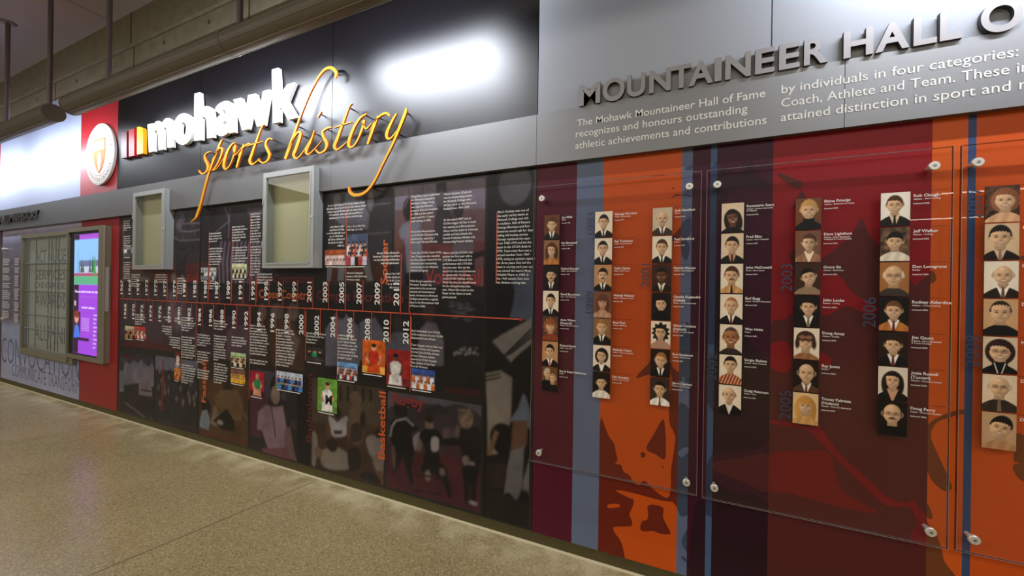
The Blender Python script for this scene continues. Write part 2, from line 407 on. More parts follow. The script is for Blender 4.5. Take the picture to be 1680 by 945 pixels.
# ------------------------------------------------------------------ lamps on the ceiling
TY, TZ, TR = -.52, 3.385, .088
def tube(x0, x1, rods, segs, label, seams=()):
    t = thing('tubular_lamp', ((x0+x1)/2, TY, TZ), label, 'ceiling lamp', 'long tubular lamps hung on rods')
    m = MB(); m.cyl((x0, TY, TZ), (x1, TY, TZ), TR, 40); m.build('housing', M_tube, t)
    m = MB()
    for a in (78, 118, 160, 205): # fine ribs along the housing
        y, z = TY-TR*math.sin(math.radians(a)), TZ+TR*math.cos(math.radians(a)); m.cyl((x0+.01, y, z), (x1-.01, y, z), .0035, 8)
    m.build('rib', mat('rib metal', (128, 122, 108), .4, metal=.3), t)
    for x in seams:
        m = MB(); m.cyl((x-.006, TY, TZ), (x+.006, TY, TZ), TR+.003, 40); m.build('coupling_ring', M_tube, t)
    for x in (x0, x1):
        m = MB(); m.cyl((x-.008, TY, TZ), (x+.008, TY, TZ), TR+.004, 40); m.build('end_cap', M_tube, t)
    for x in rods:
        m = MB(); m.cyl((x, TY, TZ+TR-.005), (x, TY, CEIL), .021, 16); r = m.build('rod', M_rod, t)
        m = MB(); m.cyl((x, TY, CEIL-.018), (x, TY, CEIL), .06, 24, r2=.075); m.build('canopy', mat('canopy metal', (104, 98, 98), .4, metal=.4), r)
    for a, b in segs:
        m = MB(); n = 8; A = [math.radians(-39+40*i/n) for i in range(n+1)]
        P = [(TY+(TR+.0004)*math.cos(q), TZ+(TR+.0004)*math.sin(q)) for q in A]
        m.add([(x, p[0], p[1]) for x in (a, b) for p in P], [(i, i+1, n+2+i, n+1+i) for i in range(n)], 0, True)
        m.build('lamp_lens', M_lens2 if a < -3.9 else M_lens3 if a > 0 else M_lens, t)
    return t
off = -TY
tube(-14.5, xs(88, 186, off), [xs(12, 120, off), xs(81, 170, off), -12.2], [(-14.3, -11.6), (-11.3, -8.9), (-8.6, xs(88, 186, off)-.1)], 'tubular ceiling lamp on rods at the far left, above the cabinet')
tube(xs(118, 171, off), 4.5, [xs(178, 130, off), xs(393, 45, off), -.4, 2.2], [(-5.6, -4.75), (-4.65, -3.85), (-3.82, -2.82), (-2.42, -1.3), (.74, 2.2), (2.4, 4.2)],
     'longer tubular ceiling lamp on rods, above the black panels', [xs(378, 55, off)])
# linear lamps across the hall that mirror in the acrylic
def hall_strip(x0, x1, y, z, label):
    t = thing('linear_lamp', ((x0+x1)/2, y, z), label, 'ceiling lamp', 'linear lamps across the hall')
    m = MB(); m.box(x0, x1, y-.05, y+.05, z, z+.07); m.build('housing', M_rod, t)
    m = MB(); m.box(x0+.02, x1-.02, y-.045, y+.045, z-.012, z); m.build('lamp_lens', mat('strip lens', (255, 250, 235), .4, emit=14), t)
    for x in (x0+.3, x1-.3):
        m = MB(); m.cyl((x, y, z+.07), (x, y, CEIL), .01, 10); m.build('rod', M_rod, t)
hall_strip(4.1, 6.6, -7.3, 3.40, 'linear lamp hung across the hall, nearer one')
hall_strip(4.55, 6.1, -9.6, 3.28, 'linear lamp hung across the hall, farther one')

# ------------------------------------------------------------------ raised lettering
def traced(loops_px, cr, off):
    return [[W(*cr(p[0], p[1]), off) for p in outline(lp)] for lp in loops_px]
cA, cB = crop(310, 95, 6.747), crop(190, 100, 5.556)
LET = {
 'm': (cB, [[(288,580),(338,567),(346,580),(362,555,1),(386,546,1),(406,551,1),(420,566,1),(440,535,1),(466,522,1),(495,526,1),(511,550,1),(516,600,1),(516,785),(470,793),(466,660,1),(460,615,1),(446,603,1),(434,612,1),(429,640,1),(431,806),(388,815),(384,690,1),(379,645,1),(364,628,1),(350,640,1),(345,680,1),(347,824),(300,834)]]),
 'o': (cB, [[(608,478,1),(655,484,1),(688,520,1),(700,590,1),(692,660,1),(672,720,1),(640,755,1),(600,764,1),(560,745,1),(534,700,1),(525,635,1),(533,560,1),(565,503,1)],
            [(612,556,1),(594,580,1),(588,630,1),(594,672,1),(606,688,1),(624,678,1),(637,640,1),(640,600,1),(632,568,1)]]),
 'h': (cA, [[(60,395),(122,380),(134,560),(165,540,1),(205,533,1),(243,553,1),(262,605,1),(266,700,1),(268,878),(200,892),(193,730,1),(186,672,1),(168,650,1),(148,662,1),(139,700,1),(137,908),(55,920)]]),
 'a': (cA, [[(290,575,1),(325,515,1),(400,477,1),(458,490,1),(492,545,1),(500,640,1),(504,822),(444,836),(440,812),(405,850,1),(350,864,1),(300,840,1),(278,770,1),(290,695,1),(335,640,1),(408,612),(404,585,1),(388,568,1),(365,580,1),(345,620)],
            [(412,690),(382,706,1),(364,738,1),(372,765,1),(394,766,1),(413,735,1)]]),
 'w': (cA, [[(492,462),(578,442),(624,600),(655,412),(738,396),(783,562),(820,370),(893,350),(830,742),(754,764),(697,590),(656,786),(588,802)]]),
 'k': (cA, [[(918,130),(990,108),(1010,410),(1085,296),(1172,271),(1090,478),(1196,660),(1100,684),(1016,545),(1004,565),(1002,708),(928,724)]]),
}
SL = {'m': 'first and lowest white letter of the big white word, an m', 'o': 'white raised letter o between the white m and h', 'h': 'tall white raised letter h in the middle of the white word',
      'a': 'white raised letter a over the golden word beginning with s', 'w': 'white raised letter w left of the tall final k', 'k': 'tall white raised letter k ending the big white word'}
for k, (cr, lps) in LET.items():
    m = MB(); m.prism(traced(lps, cr, .060), -.060, -.029)
    o = m.build('sign_letter', M_letw); tag(o, SL[k], 'sign letter', 'white letters of the college sign')
    ctr = np.mean([p for p in traced(lps, cr, .060)[0]], axis=0)
    if k == 'o': ctr = np.array(traced(lps, cr, .06)[0][0])-np.array((0, .03))
    m = MB(); m.cyl((ctr[0], -.030, ctr[1]), (ctr[0], YU, ctr[1]), .008, 10); m.build('mounting_pin', M_pin, o)
for pts, c, lb in (([(50,652),(98,640),(98,880),(50,888)], (104,26,34), 'maroon upright bar, leftmost of the three coloured bars'), ([(118,628),(168,616),(168,864),(118,872)], (168,26,34), 'red upright bar between the maroon and the yellow bar'),
                   ([(192,604,),(215,598,1),(236,608,1),(246,640,1),(247,843),(192,852)], (240,164,24), 'yellow round-shouldered bar, beside the white letter m')):
    m = MB(); m.prism(traced([pts], cB, .060), -.060, -.024); tag(m.build('logo_bar', mat('bar %d' % c[0], c, .42, spec=.35)), lb, 'sign bar', 'coloured bars of the college sign')

cS, cH = crop(310, 180, 4.975), crop(440, 90, 3.936)
SCR = {'sports': (cS, [
  [(180,346,4),(165,343,9),(142,354,10),(126,376,14),(130,405,20),(148,440,24),(152,475,22),(136,508,15),(106,523,14),(84,505,13),(78,490,6)],
  [(272,243,5),(256,265,15),(215,370,17),(165,500,17),(130,620,18),(95,760,20),(66,850,24),(50,885,16),(10,917,3)],
  [(183,420,4),(222,350,10),(250,312,13),(268,318,15),(268,345,16),(254,390,14),(225,450,12),(195,490,10),(160,505,6)], [(160,505,5),(225,478,6),(282,395,4)],
  [(376,268,8),(348,284,13),(312,340,20),(288,415,25),(282,465,22),(300,486,13),(330,455,10),(356,395,12),(372,330,15),(376,285,14)], [(360,300,6),(368,365,9),(388,358,6),(430,305,4)],
  [(446,278,8),(435,310,15),(410,390,18),(386,472,17)], [(400,375,4),(440,310,8),(470,285,13),(490,277,14),(502,290,8)],
  [(608,118,7),(586,155,11),(547,260,16),(512,360,22),(494,415,24),(510,446,17),(540,430,9),(578,398,5)], [(470,300,4),(520,280,10),(606,257,5)],
  [(680,240,9),(655,234,12),(632,254,14),(625,290,18),(640,330,22),(655,370,22),(640,412,16),(606,434,14),(577,420,13),(562,400,7)]],
  [(268,250),(172,348),(372,275),(445,285),(598,145),(672,240),(655,375),(400,450),(95,800),(290,470)], 'golden script word under the white word, starting with s'),
 'history': (cH, [
  [(432,147,10),(436,112,20),(408,84,24),(368,92,16),(325,140,11),(270,240,10),(215,370,11),(180,470,14),(142,580,21),(108,672,20)],
  [(130,610,4),(178,512,12),(205,500,16),(204,530,19),(180,600,22),(163,648,21),(185,667,11),(222,628,7),(262,560,5),(292,495,5)],
  [(296,488,10),(270,560,18),(244,620,20),(256,642,12),(288,618,7),(345,555,4)], [(338,364,14),(330,382,12),(318,404,6)],
  [(408,465,8),(376,474,12),(350,496,15),(356,530,20),(376,570,22),(368,610,16),(335,633,13),(311,622,11),(305,606,5)],
  [(540,312,5),(520,337,9),(485,430,14),(445,540,21),(426,590,22),(442,612,13),(475,590,9),(512,558,4)], [(428,470,5),(480,450,10),(541,433,5)],
  [(632,380,8),(592,408,13),(552,470,18),(522,550,22),(521,590,20),(546,591,12),(575,550,12),(604,480,15),(620,420,16)], [(604,425,8),(628,476,9),(668,440,4)],
  [(708,393,10),(690,440,16),(660,520,18),(640,577,15)], [(655,490,4),(695,420,9),(738,382,15),(768,378,16),(782,396,8)],
  [(828,378,8),(800,425,16),(766,500,22),(768,537,18),(792,536,11),(832,488,7)],
  [(890,343,12),(884,375,20),(842,480,20),(800,580,16),(740,700,15),(680,820,17),(622,888,20),(560,905,26),(526,885,22),(520,850,10)]],
  [(422,110),(192,462),(215,520),(292,505),(330,380),(378,480),(522,340),(628,390),(706,400),(888,370),(830,505),(665,545),(650,855)], 'golden script word with a long tail, ending in y')}
YF, YK = -.085, -.071
for k, (cr, strokes, pins, lb) in SCR.items():
    m = MB()
    for st in strokes:
        P = crom(st, 7); L_, R_ = [], []
        for i, p in enumerate(P):
            d = P[min(i+1, len(P)-1)][:2]-P[max(i-1, 0)][:2]; d /= (np.hypot(*d)+1e-9); nrm = np.array((-d[1], d[0]))
            L_.append(W(*cr(*(p[:2]+nrm*p[2]*.40)), -YF)); R_.append(W(*cr(*(p[:2]-nrm*p[2]*.40)), -YF))
        n = len(P); q = [(a[0], y, a[1]) for y in (YF, YK) for s_ in (L_, R_) for a in s_]
        F, G = [], []
        for i in range(n-1):
            F.append((n+i, n+i+1, i+1, i)); G.append((2*n+i, 2*n+i+1, 3*n+i+1, 3*n+i))
            G.append((i, i+1, 2*n+i+1, 2*n+i)); G.append((3*n+i, 3*n+i+1, n+i+1, n+i))
        G.append((0, 2*n, 3*n, n)); G.append((n-1, 2*n-1, 4*n-1, 3*n-1))
        m.add(q, F, 0); m.add(q, G, 1)
    o = m.build('script_sign', [M_gold, M_golds]); tag(o, lb, 'script sign', 'golden script words on pins')
    for p in pins:
        x, z = W(*cr(*p), -YK); m = MB(); m.cyl((x, YK+.004, z), (x, YU if z > ZB1 else (YB if z > ZB0 else 0), z), .0055, 8); m.build('mounting_pin', M_pin, o)

# metal capitals standing on the fascia
CAPS = [('M',950,984.5),('O',988.7,1024.4),('U',1028.5,1058.3),('N',1064.9,1100),('T',1101.5,1133.6),('A',1129.8,1169.7),('I',1172,1183.4),('N',1189.5,1231.3),('E',1238.5,1270.6),('E',1277.9,1311.7),('R',1319,1358),
        ('H',1383.8,1432.4),('A',1436,1492.4),('L',1498.7,1537),('L',1541.9,1579),('O',1609,1678)]
CLB = ['M, first of the long word', 'O, second of the long word', 'U left of the first N', 'N between U and T', 'T left of the first A', 'A between T and I', 'I, narrowest of the long word', 'N right of the I', 'E left of the other E', 'E left of the R', 'R ending the long word',
       'H starting the second word', 'A of the second word', 'L right of the second A', 'L ending the second word', 'O at the right edge']
for (c, a, b), lb in zip(CAPS, CLB):
    y = 176-(a-950)*.178; xa, z0 = W(a, y, .052); xb = W(b, y, .052)[0]
    m = MB(); ov = .003 if c == 'O' else 0
    text_box(m, c, xa, xb, ZB1+.004-ov, .122+2*ov, -.052, -.028, bold=.028 if c != 'I' else .02, res=8, mi=0, mis=1)
    o = tag(m.build('metal_letter', [M_alu, M_dark]), 'raised metal capital '+lb+', on the fascia', 'metal letter', 'metal capitals along the fascia')
    m = MB()
    xc = xa+.012 if c not in 'TAO' else (xa+xb)/2; zc = ZB1+.10 if c != 'O' else ZB1+.008
    m.cyl((xc, -.029, zc), (xc, YU, zc), .005, 8); m.build('mounting_pin', M_pin, o)

# dark small capitals at the far left
ah = [('A',-3,5),('L',7,10.2),('U',11,15.5),('M',16,22),('N',22.6,26.2),('N',26.4,27.0),('I',27.2,28.6),('H',30.2,34.6),('I',35.2,36.4),('S',36.8,41),('T',41,45.5),('O',45.5,52),('R',52,56.6),('Y',56.4,62.5)]
ah = [q for q in ah if q[:3] != ('N',26.4,27.0)]
AL = ['A cut by the photo edge', 'L beside the first A', 'U of the small word', 'M of the small word', 'N of the small word', 'I ending the first small word', 'H starting the second small word', 'I left of the S', 'S of the small sign', 'T right of the S', 'O left of the R', 'R left of the Y', 'Y ending the small sign']
for (c, a, b), lb in zip(ah, AL):
    xa, z0 = W(a, 366-a*.1, .055); xb = W(b, 366-b*.1, .055)[0]; z0 = W(30, 363, .055)[1]
    m = MB(); text_box(m, c, xa, xb, z0, .125, -.058, YB+.001, bold=.01, res=4)
    tag(m.build('small_sign_letter', mat('charcoal letter', (58, 56, 54), .4, metal=.3)), 'dark raised capital '+lb+', far-left fascia', 'sign letter', 'dark capitals above the cabinet')

# printed words on the fascia
def words(par, lines, y, cap):
    for t, xa, xb, py, sx in lines:
        X0, Z0 = W(xa, py, -YB); X1 = W(xb, py-(xb-xa)*sx, -YB)[0]
        m = MB(); text_box(m, t, X0, X1, Z0, cap, y, None, bold=.004, res=3); o = m.build('lettering', M_ink, par)
words(FAS[3], [('The Mohawk Mountaineer Hall of Fame', 946.8, 1255.5, 207.7, .155), ('recognizes and honours outstanding', 944.6, 1226, 225.6, .128), ('athletic achievements and contributions', 943.8, 1257.4, 244.8, .13), ], YB-.0012, .043)
m = MB(); 
words(FAS[3], [('by individuals in four', 1282, 1513, 153.6, .155)], YB-.0012, .043) if False else None
words(FAS[4], [('by individuals in four categories:', 1282, 1670.6, 153.6, .155), ('attained distinction in sport and r', 1280.6, 1684, 199.2, .135), ('Coach, Athlete and Team. These in', 1281.5, 1689, 176.2, .145)], YB-.0012, .043)

# round seal
cx, cz = W(165, 253, .045); RS = .39
sx0, _ = W(141, 256, .045); sx1, _ = W(189, 250, .045); zt = W(166, 203, .045)[1]; zb = W(164, 303, .045)[1]
RS = (zt-zb)/2; cz = (zt+zb)/2; cx = (sx0+sx1)/2
m = MB(); m.cyl((cx, -.050, cz), (cx, -.028, cz), RS, 64); seal = tag(m.build('round_seal', mat('seal enamel', (206, 202, 196), .6, spec=.3)), 'round white crest plaque with orange shield on the red panel', 'crest plaque')
m = MB(); m.cyl((cx, -.028, cz), (cx, YU, cz), .06, 16); m.build('mounting_boss', M_pin, seal)
m = MB()
def ringband(m, r0, r1, y, n=64):
    q = [(cx+r*math.cos(2*math.pi*i/n), y, cz+r*math.sin(2*math.pi*i/n)) for r in (r0, r1) for i in range(n)]
    m.add(q, [(i, n+i, n+(i+1) % n, (i+1) % n)[::-1] for i in range(n)], 0)
ringband(m, RS*.695, RS*.71, -.0508); ringband(m, RS*.965, RS*.975, -.0508)
def arc_text(m, t, r, a0, a1, h, inward=False):
    V, F, B, w = layout(t, .0, 3)
    def xf(a, b):
        th = a0+(a1-a0)*a/w; rr = r+(b*h/.73 if not inward else -b*h/.73)
        return (cx+rr*math.cos(th), cz+rr*math.sin(th))
    put(m, V, F, B, xf, -.0509)
arc_text(m, 'MOHAWK COLLEGE', RS*.77, math.radians(172), math.radians(8), RS*.13)
arc_text(m, 'HAMILTON CANADA', RS*.90, math.radians(205), math.radians(335), RS*.13, True)
m.build('ring_lettering', mat('seal print', (84, 70, 66), .6), seal)
sh = lambda pts: [(cx+a*RS, cz+b*RS) for a, b in pts]
m = MB(); m.prism([sh([(-.40,.50),(.40,.50),(.40,.02),(.33,-.25),(.18,-.48),(0,-.64),(-.18,-.48),(-.33,-.25),(-.40,.02)])], -.0535, -.0495); s2 = m.build('shield', mat('shield orange', (222, 116, 52), .6, spec=.2), seal)
m = MB(); m.prism([sh([(-.33,.44),(-.02,.44),(-.02,.14),(-.33,.14)])], -.0545, -.0530); m.prism([sh([(.02,.44),(.33,.44),(.33,.14),(.02,.14)])], -.0545, -.0530)
m.prism([sh(outline([(0,.06,1),(.09,-.02,1),(.13,-.2,1),(.08,-.36,1),(0,-.42,1),(-.09,-.36,1),(-.12,-.2,1),(-.08,-.02,1)]))], -.0545, -.0530)
m.prism([sh([(-.1,-.42),(.1,-.42),(0,-.56)])], -.0545, -.0530); m.build('shield_charge', mat('shield cream', (242, 236, 226), .4), s2)

# ------------------------------------------------------------------ framed wall boxes
def wall_box(tl, tr, br, bl, off, label):
    x0 = W(tl[0], (tl[1]+bl[1])/2, off)[0]; x1 = W(tr[0], (tr[1]+br[1])/2, off)[0]
    z1 = (W(*tl, off)[1]+W(*tr, off)[1])/2; z0 = (W(*bl, off)[1]+W(*br, off)[1])/2; y0, y1 = -off, YB-.0005
    t = thing('wall_box', ((x0+x1)/2, 0, z0), label, 'display box', 'framed boxes on the wall')
    fw = .045
    m = MB()
    for a, b, c, d in ((x0, x0+fw, z0, z1), (x1-fw, x1, z0, z1), (x0+fw, x1-fw, z0, z0+fw), (x0+fw, x1-fw, z1-fw, z1)): m.box(a, b, y0, y0+.012, c, d)
    for a, b, c, d in ((x0+fw-.012, x0+fw, z0+fw, z1-fw), (x1-fw, x1-fw+.012, z0+fw, z1-fw), (x0+fw, x1-fw, z0+fw-.012, z0+fw), (x0+fw, x1-fw, z1-fw, z1-fw+.012)): m.box(a, b, y0-.004, y0+.001, c, d)
    m.build('door_frame', M_frame, t)
    m = MB(); w = .02
    m.box(x0, x0+w, y0+.014, 0, z0, z1); m.box(x1-w, x1, y0+.014, 0, z0, z1); m.box(x0+w, x1-w, y0+.014, 0, z0, z0+w); m.box(x0+w, x1-w, y0+.014, 0, z1-w, z1)
    m.build('case', M_frame, t)
    m = MB(); m.box(x0+w, x1-w, -.006, -.002, z0+w, z1-w)
    m.build('pin_board', M_cream, t)
    m = MB(); m.box(x0+fw-.008, x1-fw+.008, y0+.004, y0+.008, z0+fw-.008, z1-fw+.008); m.build('glass_pane', M_glass, t)
    m = MB()
    for z in (z0+.25*(z1-z0), z0+.7*(z1-z0)): m.cyl((x0+.004, y0-.003, z-.03), (x0+.004, y0-.003, z+.03), .005, 8)
    m.build('hinge', M_frame, t)
    m = MB(); m.cyl((x1-fw/2, y0-.004, (z0+z1)/2), (x1-fw/2, y0, (z0+z1)/2), .010, 12); m.build('lock', M_knob, t)
wall_box((217.5, 317), (269, 309), (268.5, 442.5), (217, 441), .085, 'narrow framed wall box with cream back, left of the golden script tail')
wall_box((431, 285), (514, 271), (513, 439), (430.5, 440), .090, 'wider framed wall box with cream back, under the golden script')
# ------------------------------------------------------------------ display cabinet and screen at the left
of = .065
cx0 = xs(33, 480, of); cxm = xs(110.5, 480, of); cx1 = xs(169, 480, of)
zt = W(110, 378.5, of)[1]; zt2 = W(34, 386, of)[1]; ztop = (zt+zt2)/2; zb_l = W(33, 580, of)[1]; zb_r = W(165, 597, of+.01)[1]
zb_l2 = W(112, 595, of)[1]; zlow = (zb_l+zb_l2)/2
cab = thing('display_cabinet', ((cx0+cxm)/2, 0, zlow), 'flat glazed display cabinet on the wall, left of the purple screen', 'display cabinet')
f = .05
m = MB(); Y0 = -of
for a, b, c, d in ((cx0, cx0+f, zlow, ztop), (cxm-.03, cxm, zlow, ztop), (cx0+f, cxm-.03, zlow, zlow+f*1.6), (cx0+f, cxm-.03, ztop-f, ztop)): m.box(a, b, Y0, Y0+.05, c, d)
m.box(cx0, cxm+.12, Y0+.015, 0, zlow-.015, zlow+.06); m.build('frame', M_olive, cab)
m = MB(); m.box(cx0+.01, cxm, -.006, 0, zlow+.06, ztop-.01); m.build('back_panel', mat('grey green board', (186, 192, 184), .6), cab)
m = MB(); m.box(cx0+f, cxm-.03, Y0+.014, Y0+.018, zlow+f*1.6, ztop-f); m.build('glass_pane', M_glass, cab)
for pz in ((60, 432), (60, 478), (60, 517), (60, 541)):
    z = W(*pz, of)[1]; m = MB(); m.box(cx0+f, cxm-.03, Y0+.022, -.008, z, z+.007); m.build('glass_shelf', mat('shelf glass edge', (176, 192, 186), .15), cab)
for px in (47, 58, 78.5, 83.5, 90, 95):
    x = xs(px, 470, .012); m = MB(); m.box(x, x+.012, -.012, -.006, zlow+.1, ztop-.06); m.build('upright', mat('upright metal', (104, 106, 100), .4, metal=.4), cab)
m = MB(); bx0, bx1 = xs(57, 470, .01), xs(107, 470, .01)
for t, pa, pb in (('ACT NURSE', 408, 430), ('SERVICES', 441, 459), ('DEGREE', 463, 473), ('AWARDS', 481, 505), ('ALUMNI', 533, 562)):
    za, zb_ = W(85, pa, .01)[1], W(85, pb, .01)[1]; text_box(m, t, bx0, bx1, zb_, za-zb_, -.0075, None, 0, 2)
m.build('lettering', mat('grey ghost print', (98, 104, 106), .6), cab)

scr = thing('touch_screen', ((cxm+cx1)/2, 0, zb_r), 'upright touch screen showing a purple page, in a champagne frame', 'screen')
Y1 = -of-.012; m = MB(); sf = .045
for a, b, c, d in ((cxm, cxm+.03, zb_r, ztop+.02), (cx1-sf*2.2, cx1, zb_r, ztop+.02), (cxm+.03, cx1-sf*2.2, zb_r, zb_r+.05), (cxm+.03, cx1-sf*2.2, ztop-.03, ztop+.02)): m.box(a, b, Y1, Y1+.04, c, d)
m.cyl((cx1-.01, Y1+.022, zb_r), (cx1-.01, Y1+.022, ztop+.02), .022, 16); m.box(cx1-.03, cx1+.008, Y1+.024, 0, zb_r, ztop+.02); m.build('frame', M_olive, scr)
m = MB(); m.box(cxm+.03, cx1-.09, Y1+.022, -.002, zb_r+.04, ztop-.02); m.build('bezel', mat('black bezel', (14, 12, 14), .3), scr)
m = MB(); m.box(cx1+.008, cx1+.020, -.05, -.02, zb_r+.62, zb_r+1.15); m.build('handle', M_frame, scr)
ZS0, ZS1 = W(140, 586, of)[1]+.03, W(140, 381, of)[1]-.02
X0s, X1s = cxm+.16, cx1-.10
cv = Canvas(X0s, X1s, ZS0, ZS1, .011, (150, 66, 214))
def U(u, v): return (X0s+u*(X1s-X0s), ZS1-v*(ZS1-ZS0))
def R_(u0, v0, u1, v1, c, a=1): cv.poly([U(u0, v0), U(u1, v0), U(u1, v1), U(u0, v1)], c, a)
R_(0, 0, .2, 1, (40, 14, 44)); R_(.2, 0, 1, .045, (158, 76, 200)); R_(0, .045, 1, .42, (132, 184, 236))
sky = np.clip((cv.Z-U(0, .3)[1])/(U(0, .04)[1]-U(0, .3)[1]), 0, 1)
R_(.2, .22, 1, .32, (96, 104, 140)); R_(.24, .27, .92, .325, (186, 190, 214)); R_(0, .325, 1, .355, (164, 70, 108)); R_(0, .35, 1, .42, (86, 168, 126))
for u, v0 in ((.3, .2), (.36, .23), (.62, .20), (.72, .17), (.78, .19)): cv.poly([U(u-.05, .32), U(u, v0), U(u+.05, .32)], (58, 96, 92))
cv.poly([U(.74, .34), U(.80, .18), U(.86, .34)], (72, 150, 70))
R_(.15, .13, .165, .36, (90, 130, 160))
for v in (.52, .60): R_(.24, v, .95, v+.001, (188, 150, 236), .5)
for k in range(9): R_(.78, .665+k*.033, .92-.03*(k % 3), .672+k*.033, (226, 206, 250))
for k in range(8): R_(.32, .70+k*.014, .62, .705+k*.014, (206, 170, 240), .8)
R_(0, .65, .28, .87, (70, 24, 40)); cv.ell(*U(.13, .70), .055, .07, (206, 150, 130)); cv.ell(*U(.13, .672), .06, .05, (120, 44, 30)); cv.poly([U(.02, .87), U(.06, .78), U(.13, .75), U(.22, .78), U(.28, .87)], (66, 110, 220))
R_(.15, .865, .62, .89, (34, 12, 36)); R_(.03, .56, .1, .60, (180, 170, 196))
cv.build('display', Y1+.019, mat('lit display', (200, 200, 200), .25, attr=True, emit=.8), scr)
m = MB()
for t, u0, u1, v, c in (('Please touch screen to start', .06, .97, .49, .035), ('watch videos', .32, .82, .62, .03)):
    a = U(u0, v); b = U(u1, v); text_box(m, t, a[0], b[0], a[1], c, Y1+.0175, None, 0, 2)
m.build('lettering', mat('lit lettering', (240, 236, 250), .4, emit=1.0), scr)

# ------------------------------------------------------------------ lower wall: panels right of the mural
ZL = .068
XM0, XM1 = xs(196, 450), xs(878, 450)
BLK = mat('black mural laminate', (20, 18, 20), .33, spec=.5)
st = [('maroon', xs(881.6, 280), (86, 18, 42)), ('slate', xs(947, 268), (104, 116, 146)), ('orange', xs(990.8, 262), (206, 84, 20)), ('slate', xs(1119.6, 248), (98, 110, 142)),
      ('plum', xs(1137, 243), (62, 9, 37)), ('steel', xs(1166.7, 243), (72, 98, 138)), ('plum', xs(1177, 243), (60, 9, 37)), ('red', xs(1269, 240), (144, 14, 26)),
      ('amber', xs(1530, 200), (214, 92, 26)), ('blue', xs(1588.7, 197), (56, 78, 118)), ('amber', xs(1602.4, 195), (208, 84, 24)), ('end', 5.0, None)]
ends = [(0, 4), (4, 8), (8, 11)]
HP = []
for (i, j), lb in zip(ends, ('striped maroon, slate and orange wall panel right of the dark mural', 'plum and red wall panel with dark silhouettes in the middle of the hall display', 'amber wall panel with one blue stripe at the right edge')):
    m = MB(); m.box(st[i][1]+(.0 if i else .002), st[j][1], .0, YC, ZL, ZB0+.012)
    o = m.build('striped_panel', M_edge); tag(o, lb, 'wall panel'); HP.append(o)
    for k in range(i, j):
        m = MB(); m.quad(st[k][1], st[k+1][1], -.0008, ZL, ZB0+.012)
        m.build('colour_stripe', mat('stripe %s %d' % (st[k][0], k), st[k][2], .40, spec=.25), o)
def clipx(P, xa, xb):
    for lim, sg in ((xa, 1), (xb, -1)):
        out = []
        for i in range(len(P)):
            a, b = P[i-1], P[i]; ia, ib = sg*(a[0]-lim) >= 0, sg*(b[0]-lim) >= 0
            if ia != ib: t = (lim-a[0])/(b[0]-a[0]); out.append((lim, a[1]+t*(b[1]-a[1])))
            if ib: out.append(tuple(b))
        P = out
        if not P: return P
    return P
SIL = {}
def sil(k, pts, col, y=-.0014, smooth=True, cr=None):
    q = [(cr(*p) if cr else p) for p in pts]
    if smooth: q = outline([tuple(p)+(1,) for p in q], 3)
    P = clipx([W(*p) for p in q], st[k][1], st[k+1][1])
    P = [(x, min(max(z, ZL), ZB0)) for x, z in P]
    P = [p for i, p in enumerate(P) if math.dist(p, P[i-1]) > 1e-4]
    if len(P) > 2:
        mb = MB(); mb.prism([P], y-.00001*len(SIL), None); SIL[(k, col, len(SIL))] = mb
c3, c2, c1, cR, cQ, cP = crop(860, 690, 3.707), crop(860, 460, 3.937), crop(860, 230, 3.937), crop(1420, 680, 3.565), crop(1250, 640, 3.1), crop(1140, 460, 3.937)
RUST = (112, 34, 18)
sil(2, [(455,40),(500,62),(515,95),(548,140),(556,185),(568,240),(553,262),(590,270),(604,310),(640,332),(668,378),(700,392),(715,370),(742,370),(765,400),(845,462),(875,465),(888,440),(893,380),(893,300),(908,205),(915,150),(920,100),(905,60),(890,0),(960,0),(960,525),(905,495),(830,485),(740,460),(620,430),(560,423),(575,438),(640,470),(665,480),(660,520),(640,570),(655,610),(648,642),(548,645),(550,680),(580,720),(600,770),(612,850),(615,960),(440,960)], RUST, cr=c3)
sil(2, [(508,512),(540,506),(578,508),(580,524),(545,530),(510,530)], st[2][2], -.002, cr=c3)
sil(2, [(845,-10),(858,60),(862,130),(855,235),(800,205),(742,170),(790,80)], RUST, cr=c3)
sil(2, [(750,525),(780,510),(845,530),(845,590),(885,670),(885,690),(830,688),(780,670),(730,674),(705,655),(720,610),(745,605),(755,570)], RUST, cr=c3)
sil(2, [(707,200),(722,190),(738,205),(735,220),(715,224)], RUST, cr=c3); sil(2, [(838,276),(848,280),(846,290),(838,286)], RUST, cr=c3)
sil(2, [(725,632),(745,595),(800,540),(822,505),(832,560),(828,600),(780,615)], RUST, cr=c2)
sil(2, [(940,520),(960,560),(990,590),(1010,620),(1010,945),(945,945),(935,800),(945,720),(958,640),(940,580)], RUST, cr=c2)
sil(2, [(945,382),(975,350),(1010,350),(1010,358),(975,362)], RUST, cr=c1); sil(2, [(960,306),(970,306),(970,316),(960,316)], RUST, cr=c1); sil(2, [(940,640),(985,590),(1012,560),(1012,620),(970,650)], RUST, cr=c1)
DS = (62, 74, 98)
sil(3, [(1010,560),(1035,520),(1075,500),(1080,590),(1050,640),(1070,700),(1045,780),(1010,700)], DS, cr=c1); sil(3, [(1040,185),(1060,168),(1085,165),(1085,185),(1055,196)], DS, cr=c1)
sil(3, [(1005,352),(1045,350),(1080,362),(1080,368),(1040,358),(1005,358)], DS, cr=c1)
sil(3, [(1000,340),(1080,300),(1080,700),(1050,680),(1030,620),(1000,640)], DS, cr=c2)
sil(3, [(925,-60),(1010,-60),(1010,150),(975,160),(935,195),(960,225),(1010,210),(1010,540),(925,520)], DS, cr=c3); sil(3, [(1002,655),(975,690),(958,745),(1002,800)], DS, cr=c3); sil(3, [(955,825),(975,830),(1002,870),(970,850)], DS, cr=c3)
SB = (48, 66, 98)
